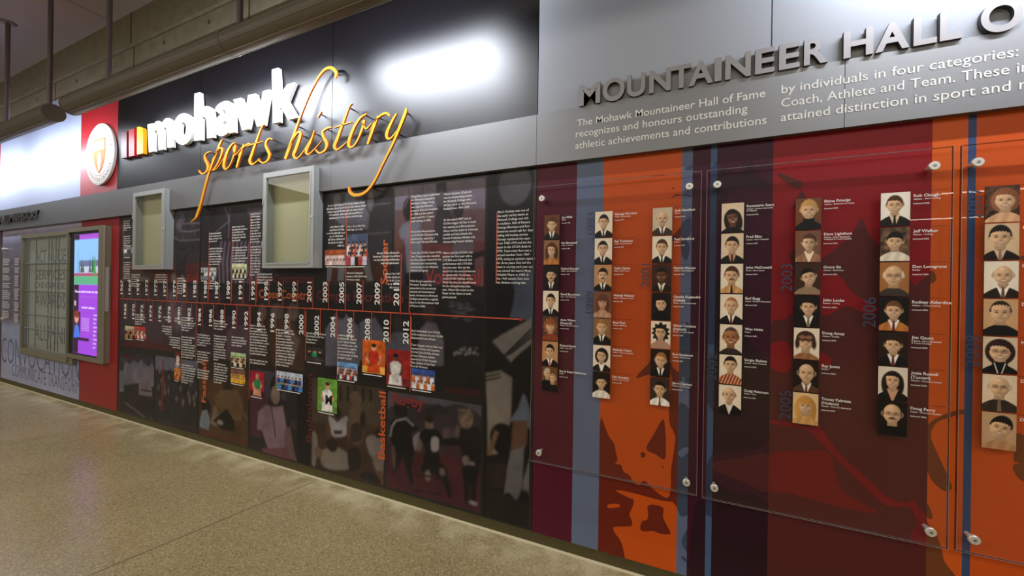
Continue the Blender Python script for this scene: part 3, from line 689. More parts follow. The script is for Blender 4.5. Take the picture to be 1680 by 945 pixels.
sil(5, [(1158,300),(1185,280),(1185,520),(1160,560),(1155,430)], SB); sil(5, [(1155,600),(1180,590),(1180,720),(1160,760),(1150,830),(1178,840),(1178,700),(1155,650)], SB)
PL = (42, 10, 26)
sil(6, [(1185,275),(1215,285),(1232,262),(1240,285),(1262,300),(1240,306),(1200,312),(1190,340),(1180,345),(1175,300)], PL)
sil(6, [(1170,470),(1200,480),(1230,560),(1262,600),(1262,720),(1200,740),(1160,720)], PL); sil(6, [(1165,760),(1210,752),(1262,746),(1262,806),(1220,790),(1180,775)], (82, 26, 34), -.0018)
sil(6, [(1160,800),(1200,806),(1262,830),(1262,960),(1150,960)], PL); sil(4, [(1140,830),(1160,842),(1164,960),(1130,960)], PL)
BR = (88, 34, 34)
sil(7, [(1413,358),(1425,385),(1442,402),(1460,412),(1482,432),(1500,470),(1535,486),(1540,960),(1250,960),(1250,640),(1262,535),(1285,525),(1300,515),(1330,500),(1348,480),(1357,452),(1343,432),(1365,412),(1395,388)], BR)
sil(7, [(1345,462),(1375,452),(1400,482),(1442,506),(1420,514),(1388,502),(1350,518)], st[7][2], -.002); sil(7, [(1290,560),(1300,592),(1288,612),(1262,600),(1255,570)], st[7][2], -.002); sil(7, [(1345,578),(1362,588),(1360,600),(1342,604)], st[7][2], -.002)
sil(7, [(30,330),(200,310),(300,303),(345,322),(370,400),(395,490),(470,552),(595,622),(430,602),(250,555),(130,520),(30,500)], (118, 26, 26), -.002, cr=cQ)
sil(7, [(30,150),(130,158),(232,185),(292,183),(400,328),(560,470),(640,545),(740,572),(765,553),(800,600),(838,650),(838,800),(750,745),(782,690),(775,640),(740,592),(650,592),(570,540),(430,400),(330,300),(230,205),(130,185),(30,165)], (128, 20, 30), -.0021, cr=cQ)
sil(7, [(1275,283),(1300,292),(1316,300),(1310,310),(1290,300)], BR); sil(7, [(1296,420),(1312,400),(1316,350),(1300,340),(1322,322),(1330,520),(1300,515),(1310,470)], BR)
OL = (118, 64, 34)
sil(8, [(360,90),(385,40),(440,10),(520,-22),(600,-30),(600,-8),(545,0),(480,20),(420,42),(386,92),(386,150),(440,272),(497,400),(496,440),(440,436),(360,330)], OL, cr=cR)
sil(8, [(350,515),(375,545),(390,610),(350,590)], OL, cr=cR); sil(8, [(345,640),(390,680),(422,722),(445,792),(462,860),(530,950),(540,990),(345,990)], OL, cr=cR); sil(8, [(1528,443),(1536,456),(1530,464),(1520,462)], OL)
sil(10, [(875,110),(935,125),(990,150),(990,395),(927,390),(885,362),(860,300),(900,282),(865,270),(872,190)], OL, cr=cR); sil(10, [(905,665),(930,655),(990,650),(990,690),(930,676)], OL, cr=crop(1420, 240, 3.635))
for (k, c, y), mb in SIL.items():
    par = HP[0] if k < 4 else HP[1] if k < 8 else HP[2]
    mb.build('silhouette_print', mat('silhouette %d %d %d' % c, c, .40, spec=.25), par)

# ------------------------------------------------------------------ acrylic panels and their cards
YA0, YA1 = -.046, -.033
def acrylic(tl, tr, br, bl, knobs, label):
    x0 = (W(*tl, -YA0)[0]+W(*bl, -YA0)[0])/2; x1 = (W(*tr, -YA0)[0]+W(*br, -YA0)[0])/2 if isinstance(tr, tuple) else tr
    z1 = 2.222; z0 = W(*bl, -YA0)[1]
    t = thing('acrylic_panel', ((x0+x1)/2, 0, z0), label, 'clear panel', 'clear panels in front of the striped wall')
    m = MB(); m.quad(x0, x1, YA0, z0, z1); m.build('sheet', M_acr, t)
    m = MB(); e = .0012
    m.box(x0-e, x0, YA0, YA1, z0, z1); m.box(x1, x1+e, YA0, YA1, z0, z1); m.box(x0, x1, YA0, YA1, z0-e, z0); m.box(x0, x1, YA0, YA1, z1, z1+e)
    m.build('polished_edge', glassy('cut acrylic edge', (.42, .36, .33), .10, .2), t)
    m = MB(); r = .0007
    for a, b in (((x0, YA0, z0), (x1, YA0, z0)), ((x0, YA1, z0), (x1, YA1, z0)), ((x0, YA0, z0), (x0, YA0, z1)), ((x1, YA0, z0), (x1, YA0, z1)), ((x1, YA1, z0), (x1, YA1, z1))): m.cyl(a, b, r, 6)
    m.build('arris_glint', M_aedge, t)  # pale rods paint the light caught along the sheet's edges
    pr = None
    for px, py in knobs:
        x, z = W(px, py, .062) if px else py
        if pr is None:
            m = MB(); m.cyl((x, 0, z), (x, -.034, z), .0085, 20, caps=False); m.cyl((x, -.0462, z), (x, -.056, z), .0185, 28); m.cyl((x, -.056, z), (x, -.0585, z), .0185, 28, r2=.0165); pr = (m.build('standoff', M_knob, t), x, z)
            m = MB(); m.cyl((x, -.0585, z), (x, -.0592, z), .006, 16); pr += (m.build('cap_screw', mat('steel cap centre', (150, 150, 146), .35, metal=.8), pr[0]),)
        else:
            c = pr[0].copy(); COL.objects.link(c); c.parent = t; c.location = (x-pr[1], 0, z-pr[2])
            d = pr[3].copy(); COL.objects.link(d); d.parent = c
    return t
AC = [acrylic((875.5, 312), (1149, 286), (1144.6, 814.6), (870, 756), [(888,325),(1131,305),(883,744),(1126,793)], 'clear panel with three portrait columns, on maroon and orange stripes'),
      acrylic((1159, 284.6), (1563, 250), (1557, 902), (1153, 817), [(1177,302),(1535,271),(1172,802),(1529,875)], 'widest fully visible clear panel with three portrait columns, on plum and red'),
      acrylic((1577, 247), 2.0, None, (1571, 904), [(1607,265),(1601,888),(0,(1.94,2.13)),(0,(1.94,.70))], 'clear panel with one portrait column in view, at the right edge')]

def portrait(cv, P):
    u = (cv.X-cv.x0)/(cv.x1-cv.x0); v = (cv.z1-cv.Z)/(cv.x1-cv.x0)          # v runs 0..1.5 down
    bg = np.array(lin(P['bg'])); cv.c[:] = bg*(1.08-.25*np.hypot(u-.45, (v-.6)*.7))[..., None]
    if P.get('leafy'): cv.noise(1.5, .02, 2)
    sm = lambda d, w=.03: np.clip(.5+d/w, 0, 1)
    def B(m, c, shade=None):
        c = np.array(lin(c)); c = c if shade is None else c*np.clip(shade, 0, 2)[..., None]; m = m[..., None]; cv.c[:] = cv.c*(1-m)+c*m
    hx, hy = P.get('pos', (.5, .60)); k = P.get('size', 1.0); k = k*1.36; rx, ry = .20*k, .275*k; tl = P.get('tilt', 0)
    dx = (u-hx)*math.cos(tl)+(v-hy)*math.sin(tl); dy = (v-hy)*math.cos(tl)-(u-hx)*math.sin(tl)
    jaw = np.where(dy > 0, 1+.28*(np.clip(dy/ry, 0, 1.2))**2, 1)
    face = np.hypot(dx*jaw/rx, dy/ry); hs = P['hair']; hc = P['hc']; sk = P.get('skin', (222, 184, 146)); ln = P.get('len', 'short')
    hairsh = 1+.5*np.sin(u*60+v*25)*.35+(.35-u)*.5
    if ln == 'long': B(sm((1-np.hypot(dx/(rx*1.5), (dy-.12*k)/(ry*1.65)))*rx), hc, hairsh)
    if ln == 'bob': B(sm((1-np.hypot(dx/(rx*1.42), (dy-.01)/(ry*1.25)))*rx), hc, hairsh)
    if ln == 'curly':
        B(sm((1-np.hypot(dx/(rx*1.55), (dy-.02)/(ry*1.4))+.12*np.sin(np.arctan2(dy, dx)*11))*rx), hc, hairsh)
    # shoulders
    cl = P['cloth']; sh = hy+ry*1.02; sw = P.get('sw', .62)
    edge = sh+.05+.38*np.abs((u-hx)/sw)**1.7
    pat = 1+.12*np.sin(u*18+v*5)
    if P.get('stripe'): pat = np.where(np.sin((u+.35*v)*44) > .2, 2.6, .55)
    if P.get('check'): pat = .55+1.0*((np.sin(u*70) > 0) ^ (np.sin(v*70) > 0))
    B(sm(v-edge, .03), cl, pat)
    # neck
    B(sm(np.minimum(.105*k-np.abs(u-hx), np.minimum(v-hy, sh+.10-v))), sk, np.full(u.shape, .62))
    if P.get('shirt') is not None:
        B(sm(np.minimum(.19-np.abs(u-hx)-.33*(v-sh-.05), v-sh-.03+.3*np.abs(u-hx)*0), .03)*(v > sh+.01), P['shirt'])
        B(sm(np.minimum(.10*k-np.abs(u-hx)-.55*np.clip(v-sh-.02, 0, 1), np.minimum(v-hy, sh+.14-v))), sk, np.full(u.shape, .62))
    if P.get('tie') is not None:
        B(sm(np.minimum(.032+.06*(v-sh-.06)-np.abs(u-hx), v-sh-.07), .02), P['tie'])
    if P.get('turtle'): B(sm(np.minimum(.15*k-np.abs(u-hx), np.minimum(v-sh+.03, sh+.2-v))), cl)
    # ears and face
    if ln not in ('long', 'bob', 'curly') or hs == 'bald':
        for s_ in (-1, 1): B(sm((1-np.hypot((dx-s_*rx*1.0)/(.04*k), (dy-.0)/(.07*k)))*.04), sk, np.full(u.shape, .72))
    light = .92-.9*(dx/rx)*.28*P.get('lit', 1)-.14*(dy/ry)-.22*np.clip(face-.55, 0, 1)
    B(sm((1-face)*rx, .025), sk, light)
    for s_ in (-1, 1):   # sockets, brows, eyes, cheeks
        ex = s_*.078*k; ey = -.005*k
        B(.45*np.exp(-(((dx-ex)/(.05*k))**2+((dy-ey)/(.035*k))**2)), (96, 62, 44))
        B(sm((1-np.hypot((dx-ex)/(.026*k), (dy-ey)/(.014*k)))*.014, .016), (34, 24, 20))
        B(.75*sm((1-np.hypot((dx-ex*1.05)/(.048*k), (dy-ey+.045*k+.15*np.abs(dx-ex)*0)/(.011*k)))*.011, .014), hc if hs != 'bald' else (110, 84, 66))
        B(.35*np.exp(-(((dx-s_*.095*k)/(.04*k))**2+((dy-.075*k)/(.03*k))**2)), (246, 214, 180))
    B(.45*np.exp(-(((dx-.028*k)/(.016*k))**2+((dy-.05*k)/(.045*k))**2)), (120, 80, 58))
    B(.55*np.exp(-((dx/(.038*k))**2+((dy-.098*k)/(.012*k))**2)), (110, 70, 52))
    if P.get('smile', 1):
        B(sm((1-np.hypot(dx/(.078*k), (dy-.158*k+.9*dx**2/k)/(.026*k)))*.02, .016), (128, 62, 52))
        B(sm((1-np.hypot(dx/(.060*k), (dy-.154*k+.9*dx**2/k)/(.013*k)))*.012, .014), (240, 230, 214))
    else: B(.8*np.exp(-((dx/(.06*k))**2+((dy-.158*k)/(.011*k))**2)), (120, 62, 52))
    if P.get('mous'): B(sm((1-np.hypot(dx/(.082*k), (dy-.118*k-1.6*dx**2)/(.024*k)))*.02, .018), P['mous'])
    # hair
    if hs != 'bald':
        hl = -.150*k+P.get('hl', 0)*k; cap = sm((1-np.hypot(dx/(rx*1.09), (dy+.025*k)/(ry*1.10)))*rx, .03)
        fx = (dx+P.get('part', .035 if hs == 'part' else 0)*k)/rx
        front = sm(hl+.085*k*np.abs(fx)**3.2+.012*k*np.sin(dx*70)-dy, .025)
        side = sm(np.minimum(np.abs(dx)-rx*.90, -.01*k-dy), .03)
        B(cap*np.maximum(front, side), hc, hairsh)
    else:
        B(sm((1-np.hypot(dx/(rx*1.10), (dy+.0*k)/(ry*1.0)))*rx, .03)*sm(np.minimum(np.abs(dx)-rx*.88, np.minimum(.05*k-dy, dy+.12*k)), .03)*P.get('fringe', .8), hc)
        B(.5*np.exp(-(((dx+.05)/.08)**2+((dy+.19*k)/.05)**2)), (250, 232, 206))
    if ln == 'long':
        for s_ in (-1, 1): B(sm((1-np.hypot((dx-s_*rx*1.12)/(rx*.34), (dy-.16*k)/(ry*1.1)))*.06, .03), hc, hairsh)
    if P.get('bangs'): B(sm(np.minimum(rx*.95-np.abs(dx), np.minimum(-.05*k-dy, dy+.22*k)), .03), hc, hairsh)
    if P.get('glass'):
        for s_ in (-1, 1):
            q = np.hypot((dx-s_*.08*k)/(.06*k), (dy+.0*k)/(.045*k)); B(.9*np.clip(1-np.abs(q-1)*5, 0, 1), (46, 36, 30))
        B(.8*sm(np.minimum(.03*k-np.abs(dx), .006-np.abs(dy+.01)), .012), (46, 36, 30))
    if P.get('goggle'):
        B(sm((1-np.hypot(dx/(rx*1.2), (dy+.10*k)/(ry*.85)))*rx)*sm(-.03*k-dy, .03), (74, 46, 34))
        for s_ in (-1, 1): B(sm((1-np.hypot((dx-s_*.085*k)/(.085*k), (dy+.14*k)/(.06*k)))*.06, .02), (150, 110, 84)); B(sm((1-np.hypot((dx-s_*rx*1.05)/(.06*k), (dy-.06*k)/(.16*k)))*.05, .03), (66, 42, 30))
    if P.get('beads'):
        for s_ in (-1, 1): B(sm(.012-np.abs(np.abs(u-hx)-.17+.25*(v-sh)), .015)*(v > sh+.02), (226, 214, 196))
    if P.get('sepia'): g = cv.c.mean(-1, keepdims=True); cv.c[:] = cv.c*(1-P['sepia'])+g*np.array((1.25, .86, .56))*P['sepia']
    if P.get('two'):
        q = dict(P); q.pop('two'); q['pos'] = (.68, .78); q['size'] = .62; q['hair'] = 'part'; q['hc'] = (170, 140, 110); q['add'] = 1
LT, TN, BN, DK = (236, 222, 200), (196, 150, 108), (112, 66, 38), (34, 22, 18)
SU, NV = (26, 22, 24), (34, 32, 40); WH = (244, 236, 222)
def p(desc, bg, hair, hc, cloth, **k): return dict(k, desc=desc, bg=bg, hair=hair, hc=hc, cloth=cloth)
HD, HB, HL_, HG = (36, 26, 22), (92, 56, 34), (176, 124, 70), (190, 176, 156)
CARDS = [
 [p('older man in suit on brown', BN, 'part', HB, SU, shirt=WH, tie=SU, name='Joe Mafia', l2='Builder', yr='1986'), p('long-haired woman in tan top', (150,110,80), 'part', HB, (190,128,70), len='long', name='Eva Bartoszek', l2='Athlete - Volleyball', yr='1989'),
  p('moustached man in black suit on black', DK, 'part', HD, SU, shirt=WH, tie=SU, mous=HD, smile=0, name='Robert Doucler', l2='Athlete - Men\'s Basketball', yr='1990'), p('man with side parting on cream', LT, 'part', HD, SU, shirt=WH, tie=SU, name='David Bartolome', l2='Coach - Men\'s Basketball', yr='1992'),
  p('woman with auburn curls and rust sweater', (92,72,58), 'part', (160,96,56), (150,74,40), len='curly', bangs=1, name='Anne Wilson', n2='(Penyards)', l2='Athlete - Women\'s Volleyball', yr='1992'), p('young man with pink tie', TN, 'part', HD, SU, shirt=WH, tie=(196,110,110), smile=0, name='Richard Brack', l2='Athlete - Men\'s Golf', yr='1992'),
  p('two elderly people in black', (120,82,50), 'part', HG, (18,14,14), pos=(.36,.42), size=.8, two=1, name='Ray & Katie Nathanson', l2='Builders', yr='1993')],
 [p('dark-haired man in black suit on cream', LT, 'part', HD, SU, shirt=WH, tie=SU, name='George Morrison', l2='Athlete - Men\'s Hockey', yr='1993'), p('man with cropped fringe in black suit', LT, 'flat', HD, SU, shirt=WH, tie=SU, pos=(.47,.58), name='Ray Tomasson', l2='Athlete - Men\'s Basketball', yr='1993'),
  p('man with thick black moustache', TN, 'part', HD, SU, shirt=WH, tie=SU, mous=(26,20,18), smile=0, name='Colin Clarke', l2='Athlete - Men\'s Soccer', yr='1994'), p('woman in faded orange print', (150,78,46), 'part', (126,62,36), (206,150,120), len='long', bangs=1, skin=(226,160,120), sepia=.5, name='Wendy Watson', l2='Athlete - Badminton & Tennis', yr='1995'),
  p('fair-haired man in dark suit on brown', (150,110,78), 'part', HL_, SU, shirt=WH, tie=SU, pos=(.48,.5), name='Brad Paul', l2='Athlete - Badminton', yr='1995'), p('woman with black hair and white collar', LT, 'part', HD, (40,28,26), len='bob', shirt=WH, tilt=.1, name='Melinda Cober', l2='Athlete - Women\'s Basketball', yr='1997'),
  p('short-haired woman in white blouse on black', DK, 'flat', HD, (226,218,204), size=.95, tilt=-.1, name='Lisa Amodeo', l2='Athlete - Cross Country', yr='1999')],
 [p('balding man in striped jacket', (206,190,164), 'bald', HG, (60,50,46), stripe=1, shirt=WH, tie=HB, mous=(120,100,84), name='Jack Hamilton', l2='Builder', yr='1999'), p('brown-haired man in black suit on cream', LT, 'part', HB, SU, shirt=WH, tie=SU, smile=0, name='Paul Stratford', l2='Builder', yr='1999'),
  p('dark-skinned man with glasses and bow collar', (70,40,28), 'flat', (24,18,16), (40,26,22), skin=(118,76,52), glass=1, shirt=WH, tie=(130,110,60), smile=0, name='Dennis Hansen', l2='Athlete - Men\'s Basketball', yr='1999'), p('woman with black hair and black turtleneck', DK, 'part', (18,14,14), (16,14,14), len='bob', turtle=1, tilt=-.12, name='Claudia Guglandini', n2='(Delella)', l2='Athlete - Women\'s Basketball', yr='2001'),
  p('woman with dark waves and checked shirt', LT, 'part', (40,28,24), (180,140,120), len='curly', check=1, glass=1, smile=0, name='Alison Cassiano', n2='(Diplock)', l2='Athlete - Women\'s Fastball', yr='2001'), p('fair man in dark jacket, head turned', (40,28,22), 'part', HL_, (22,18,20), shirt=WH, tie=SU, tilt=.12, pos=(.52,.58), name='Ron Sunstrum', l2='Athlete - Men\'s Hockey', yr='2001'),
  p('man in white shirt with dark tie', (66,50,42), 'part', HD, (240,232,220), tie=(110,70,60), smile=0, name='Jerry Cipriani', l2='Athlete - Men\'s Hockey', yr='2001')],
 [p('dark-skinned smiling woman with braids', (226,204,176), 'part', (24,18,18), (20,16,18), len='long', skin=(128,80,52), pos=(.5,.75), tilt=-.15, name='Rosemarie Sears', l2='Athlete - Women\'s Basketball', l3='& Volleyball', yr='2001'), p('smiling dark-haired man in black jacket', (226,204,176), 'part', HD, SU, shirt=(200,150,120), tie=(60,40,36), size=1.05, name='Fred Bliss', l2='Athlete - Men\'s Volleyball', yr='2001'),
  p('moustached man in tan jacket on cream', LT, 'part', HB, (206,160,104), mous=HB, tie=SU, smile=0, size=1.12, name='John McDonald', l2='Coach - Men\'s Soccer', yr='2001'), p('fair man in dark suit with brown tie', LT, 'part', HL_, SU, shirt=WH, tie=(120,60,44), smile=0, hl=-.05, name='Earl Begg', l2='Coach - Women\'s Basketball', yr='2001'),
  p('tanned man with cropped grey hair', LT, 'flat', (90,76,64), (58,48,42), skin=(176,120,80), size=1.2, hl=-.06, pos=(.5,.66), name='Wes Hicks', l2='Builder', yr='2002'), p('man in striped open shirt', LT, 'flat', HD, (170,110,80), stripe=1, smile=0, pos=(.5,.5), name='Sergio Bolena', l2='Athlete - Men\'s Volleyball', yr='2002'),
  p('bald man in black v-neck sweater', LT, 'bald', (150,120,96), (18,18,20), shirt=(226,216,200), smile=0, pos=(.47,.5), name='Craig Paterson', l2='Athlete - Golf', yr='2002')],
 [p('woman with short fair hair and black turtleneck', (122,78,48), 'part', (206,160,96), (16,16,20), turtle=1, size=1.15, hl=.03, pos=(.52,.56), name='Elaine Principi', l2='Athlete - Badminton & Tennis', yr='2002'), p('young man half in shadow, reddish print', (150,80,50), 'part', (110,56,34), (180,110,74), sepia=.6, lit=2.2, smile=0, pos=(.55,.58), shirt=WH, name='Dave Lightfoot', l2='Athlete - Men\'s Basketball,', l3='Volleyball & Touch Football', yr='2002'),
  p('woman with tilted head and dark hair', (70,46,34), 'flat', (22,18,18), (150,126,100), check=1, tilt=-.3, pos=(.55,.66), name='Grace Sis', l2='Athlete - Badminton', yr='2003'), p('solemn dark-haired man on black', (22,18,18), 'part', HD, (18,16,18), shirt=WH, tie=(130,116,90), smile=0, pos=(.56,.55), name='John Locke', l2='Athlete - Curling', yr='2003'),
  p('person in flying cap and goggles', LT, 'part', HB, (160,112,76), goggle=1, pos=(.47,.66), size=1.15, name='Doug Amay', l2='Athlete - Curling', yr='2003'), p('bald man in patterned jacket', DK, 'bald', (60,48,40), (96,66,46), check=1, shirt=WH, tie=(120,70,50), smile=0, size=1.15, pos=(.52,.6), name='Ray Jones', l2='Builder', yr='2003'),
  p('woman with long fair hair and fringe', (226,196,148), 'part', (208,156,84), (206,160,100), len='long', bangs=1, size=1.05, name='Tracey Palmeza', n2='(Hudson)', l2='Athlete - Women\'s Basketball', yr='2005')],
 [p('light-haired man in black jacket on white', (240,232,218), 'part', HB, SU, shirt=(226,200,170), tie=SU, pos=(.48,.56), name='Rob Clough', l2='Athlete - Men\'s Curling', yr='2005'), p('man with thick black hair and pale shirt', (110,84,62), 'flat', (24,20,20), (226,214,194), hl=.03, leafy=1, tilt=.08, pos=(.5,.62), name='Jeff Walker', l2='Athlete - Curling', yr='2005'),
  p('old man with glasses and checked shirt', (170,116,66), 'bald', (230,214,188), (70,58,50), check=1, glass=1, size=1.2, smile=0, pos=(.47,.6), name='Don Lovegrove', l2='Builder', yr='2005'), p('fair man in tan jacket on black', (26,20,18), 'part', (120,84,52), (190,124,62), shirt=WH, tie=(110,40,40), pos=(.5,.6), name='Rodney Alderdice', l2='Athlete - Cross Country', yr='2006'),
  p('grinning man in dark suit on brown', (48,32,22), 'part', (56,40,30), (20,18,22), shirt=WH, tie=(110,40,44), pos=(.5,.58), name='Jim Gaunt', l2='Athlete - Men\'s Basketball', l3='& Touch Football', yr='2006'), p('woman with very long dark hair', (226,214,196), 'part', (44,28,24), (24,18,20), len='long', size=.95, shirt=(206,160,126), name='Josie Russell', n2='(Tuccerl)', l2='Athlete - Women\'s Soccer', yr='2006'),
  p('bald man with glasses and moustache on black', (28,20,18), 'bald', (60,46,38), (16,16,20), glass=1, mous=(70,50,40), size=1.15, pos=(.5,.54), smile=0, name='Doug Parry', l2='Coach - Women\'s Fastball', yr='2006')],
 [p('smiling woman in front of leaves', (92,62,46), 'part', (150,100,66), (214,170,130), len='bob', leafy=1, size=1.1, pos=(.58,.6), name='T', yr=''), p('dark-haired man in black jacket on cream', (214,186,150), 'flat', (36,26,22), (38,28,26), shirt=(214,186,160), tie=(150,120,96), size=1.15, pos=(.46,.56), name='P', yr=''),
  p('bald man in dark suit and patterned tie', (234,222,202), 'bald', (190,176,160), (44,34,30), shirt=WH, tie=(110,80,64), pos=(.56,.58), size=1.05, name='M', yr=''), p('man with shaved head and black sweater', (206,166,124), 'flat', (60,44,36), (26,22,24), hl=-.06, smile=0, size=1.1, pos=(.5,.55), name='D', yr=''),
  p('woman with glasses and white necklace strands', (216,196,168), 'part', (60,32,28), (18,16,18), len='bob', glass=1, size=1.15, beads=1, pos=(.5,.6), turtle=1, name='M', yr=''), p('elderly man with glasses and dark shirt', (226,204,174), 'bald', (200,184,160), (60,46,42), glass=1, tie=(130,110,96), smile=0, pos=(.5,.5), size=1.1, name='D', yr=''),
  p('smiling man leaning, in tan shirt', (196,160,124), 'flat', (30,22,20), (184,140,100), tilt=.22, size=1.15, pos=(.55,.6), hl=.02, name='D', yr='')]]
COLX = [-.753, -.442, -.128, .2035, .516, .828, 1.157]
ROWS = ['top', 'second', 'third', 'fourth', 'fifth', 'sixth', 'bottom']; CN = ['first', 'second', 'third', 'fourth', 'fifth', 'sixth', 'seventh']
YP = YA0-.004
for ci, colm in enumerate(CARDS):
    par = AC[ci//3]
    for ri_, P in enumerate(colm):
        x0, x1 = COLX[ci]-.0492, COLX[ci]+.0492; z1 = 2.0425-ri_*.1533; z0 = z1-.1475
        m = MB(); m.box(x0, x1, YP+.0006, YA0-.0003, z0, z1)
        card = m.build('portrait_card', mat('card core', (40, 32, 28), .6))
        tag(card, 'portrait of '+P['desc']+', '+ROWS[ri_]+' of the '+CN[ci]+' column', 'portrait card', 'portrait cards on the clear panels')
        cv = Canvas(x0, x1, z0, z1, .0984/(40 if ci < 3 else 52), (120, 100, 80)); portrait(cv, P)
        if P.get('two'):
            c2v = Canvas(x0, x1, z0, z1, cv.res, (120, 100, 80)); q = dict(P); q['pos'] = (.70, .70); q['size'] = .72; q['hc'] = (196, 160, 120); portrait(c2v, q)
            mk = np.clip(.5+((cv.X-x0)/(x1-x0)-.52)/.04, 0, 1)[..., None]; cv.c = cv.c*(1-mk)+c2v.c*mk
        cv.c = np.clip(1.12*cv.c**1.14, 0, 1); cv.noise(.06, .01, 2)
        cv.build('photo_print', YP, M_photo, card)
        m = MB(); xt = x1+.012; zz = z1-.012; yt = YA0-.0006
        for key, cap, bold in (('name', .0126, .022), ('n2', .0126, .022), ('l2', .0066, .016), ('l3', .0066, .016)):
            if P.get(key): zz -= cap*1.0; text_box(m, P[key], xt, None, zz, cap, yt, None, bold, 2); zz -= cap*.45
        if P.get('yr'): text_box(m, 'Inducted '+P['yr'], xt, None, zz-.016, .0066, yt, None, .016, 2)
        m.build('caption', M_ink, par)
        m = MB(); m.box(x1+.004, x1+.122, yt, yt+.0004, z1-.001, z1+.0006)
        m.build('caption_rule', mat('dark rule', (46, 20, 26), .4), par)
for t, px, ya, yb, pi in (('1993', 975.6, 385, 348, 0), ('1999', 973, 514.6, 478, 0), ('2001', 1066, 471, 433, 0), ('2002', 1175.6, 624, 580.6, 1), ('2003', 1299.5, 478, 433, 1), ('2005', 1297, 688.6, 641.6, 1), ('2006', 1436, 537.5, 488, 1), ('2007', 1610, 358, 307, 2), ('2008', 1607, 603, 550, 2)):
    x, za = W(px, ya, -YA0); zb_ = W(px, yb, -YA0)[1]; m = MB(); text_box(m, t, za, zb_, x, .047, YA0-.0005, None, .0, 3, rot=True); m.build('year_numeral', M_slate, AC[pi])

# ------------------------------------------------------------------ lower wall: left of the mural
XR0, XR1 = xs(133.5, 400), xs(195, 450); XB0 = xs(4, 450)
m = MB(); m.box(XL, XB0-.002, 0, YC, ZL, ZB0+.012); tag(m.build('wall_panel', mat('purple laminate', (58, 26, 44), .35)), 'dark purple lower panel at the far left edge', 'wall panel')
m = MB(); m.box(XR0+.002, XR1-.004, 0, YC, ZL, ZB0+.012); tag(m.build('wall_panel', M_red), 'red lower wall panel between the touch screen and the dark mural', 'wall panel')
m = MB(); m.box(XB0, XR0, 0, YC, ZL, ZB0+.012); lp = tag(m.build('word_panel', M_edge), 'lilac lower panel printed with thin words, behind the display cabinet', 'wall panel')
cv = Canvas(XB0, XR0, ZL, ZB0+.012, .02, (160, 166, 200))
cv.poly([(XB0, 2.36), (XR0, 2.36), (XR0, 2.24), (XB0, 2.24)], (164, 158, 184)); cv.poly([(XB0, .62), (XR0, .55), (XR0, .75), (XB0, 1.0)], (158, 170, 208), .7, 8)
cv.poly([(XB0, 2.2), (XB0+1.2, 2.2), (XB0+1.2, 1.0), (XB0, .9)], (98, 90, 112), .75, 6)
for k in range(6): cv.line([(XB0, .50+.05*k), (XB0+1.6, .40+.035*k), (XR0, .34+.03*k)], .02, (120, 126, 166), .6)
cv.noise(.16, .3, 4); cv.build('printed_face', -.0008, mat('lilac print', (128,)*3, .36, attr=True), lp)
m = MB()
for t, xa, xb, pt, pb, px in (('CONVOCATION', 2, 130, 566, 618, 100), ('COMMUNICATE TRANSFORM', 20, 131, 612, 636, 90), ('ENGINEERING HEALTH SCIENCES GRADUATION STUDENT LIFE', 6, 132, 378, 384, 60)):
    za, zb_ = W(px, pt)[1], W(px, pb)[1]; text_box(m, t, xs(xa, 600), xs(xb, 630), zb_, za-zb_, -.0014, None, -.012, 2)
m.build('lettering', mat('lilac grey print', (98, 98, 124), .5), lp)
# small list panel at the far left
xa, xb = xs(1, 450, .04), xs(31, 450, .04)
lt = thing('list_panel', ((xa+xb)/2, 0, 1.0), 'clear panel with two columns of small pale lists, left of the cabinet', 'clear panel')
m = MB(); m.quad(xa-1.2, xb-.05, -.042, .95, 2.12); m.build('sheet', M_acr, lt)
m = MB()
for (pa, pb) in ((4.5, 17.5), (24, 32)):
    a, b = xs(pa, 450, .042), xs(pb, 450, .042); z = 1.92
    while z > 1.05:
        for _ in range(RNG.integers(3, 7)): m.box(a, a+(b-a)*RNG.uniform(.7, 1), -.0428, -.0424, z-.016, z); z -= .028
        z -= .03
m.build('text_block', mat('pale list print', (196, 186, 186), .5), lt)
for z in (2.07, 1.0):
    x = xs(3.5, 450, .05); m = MB(); m.cyl((x, 0, z), (x, -.056, z), .018, 20); m.build('standoff', M_knob, lt)

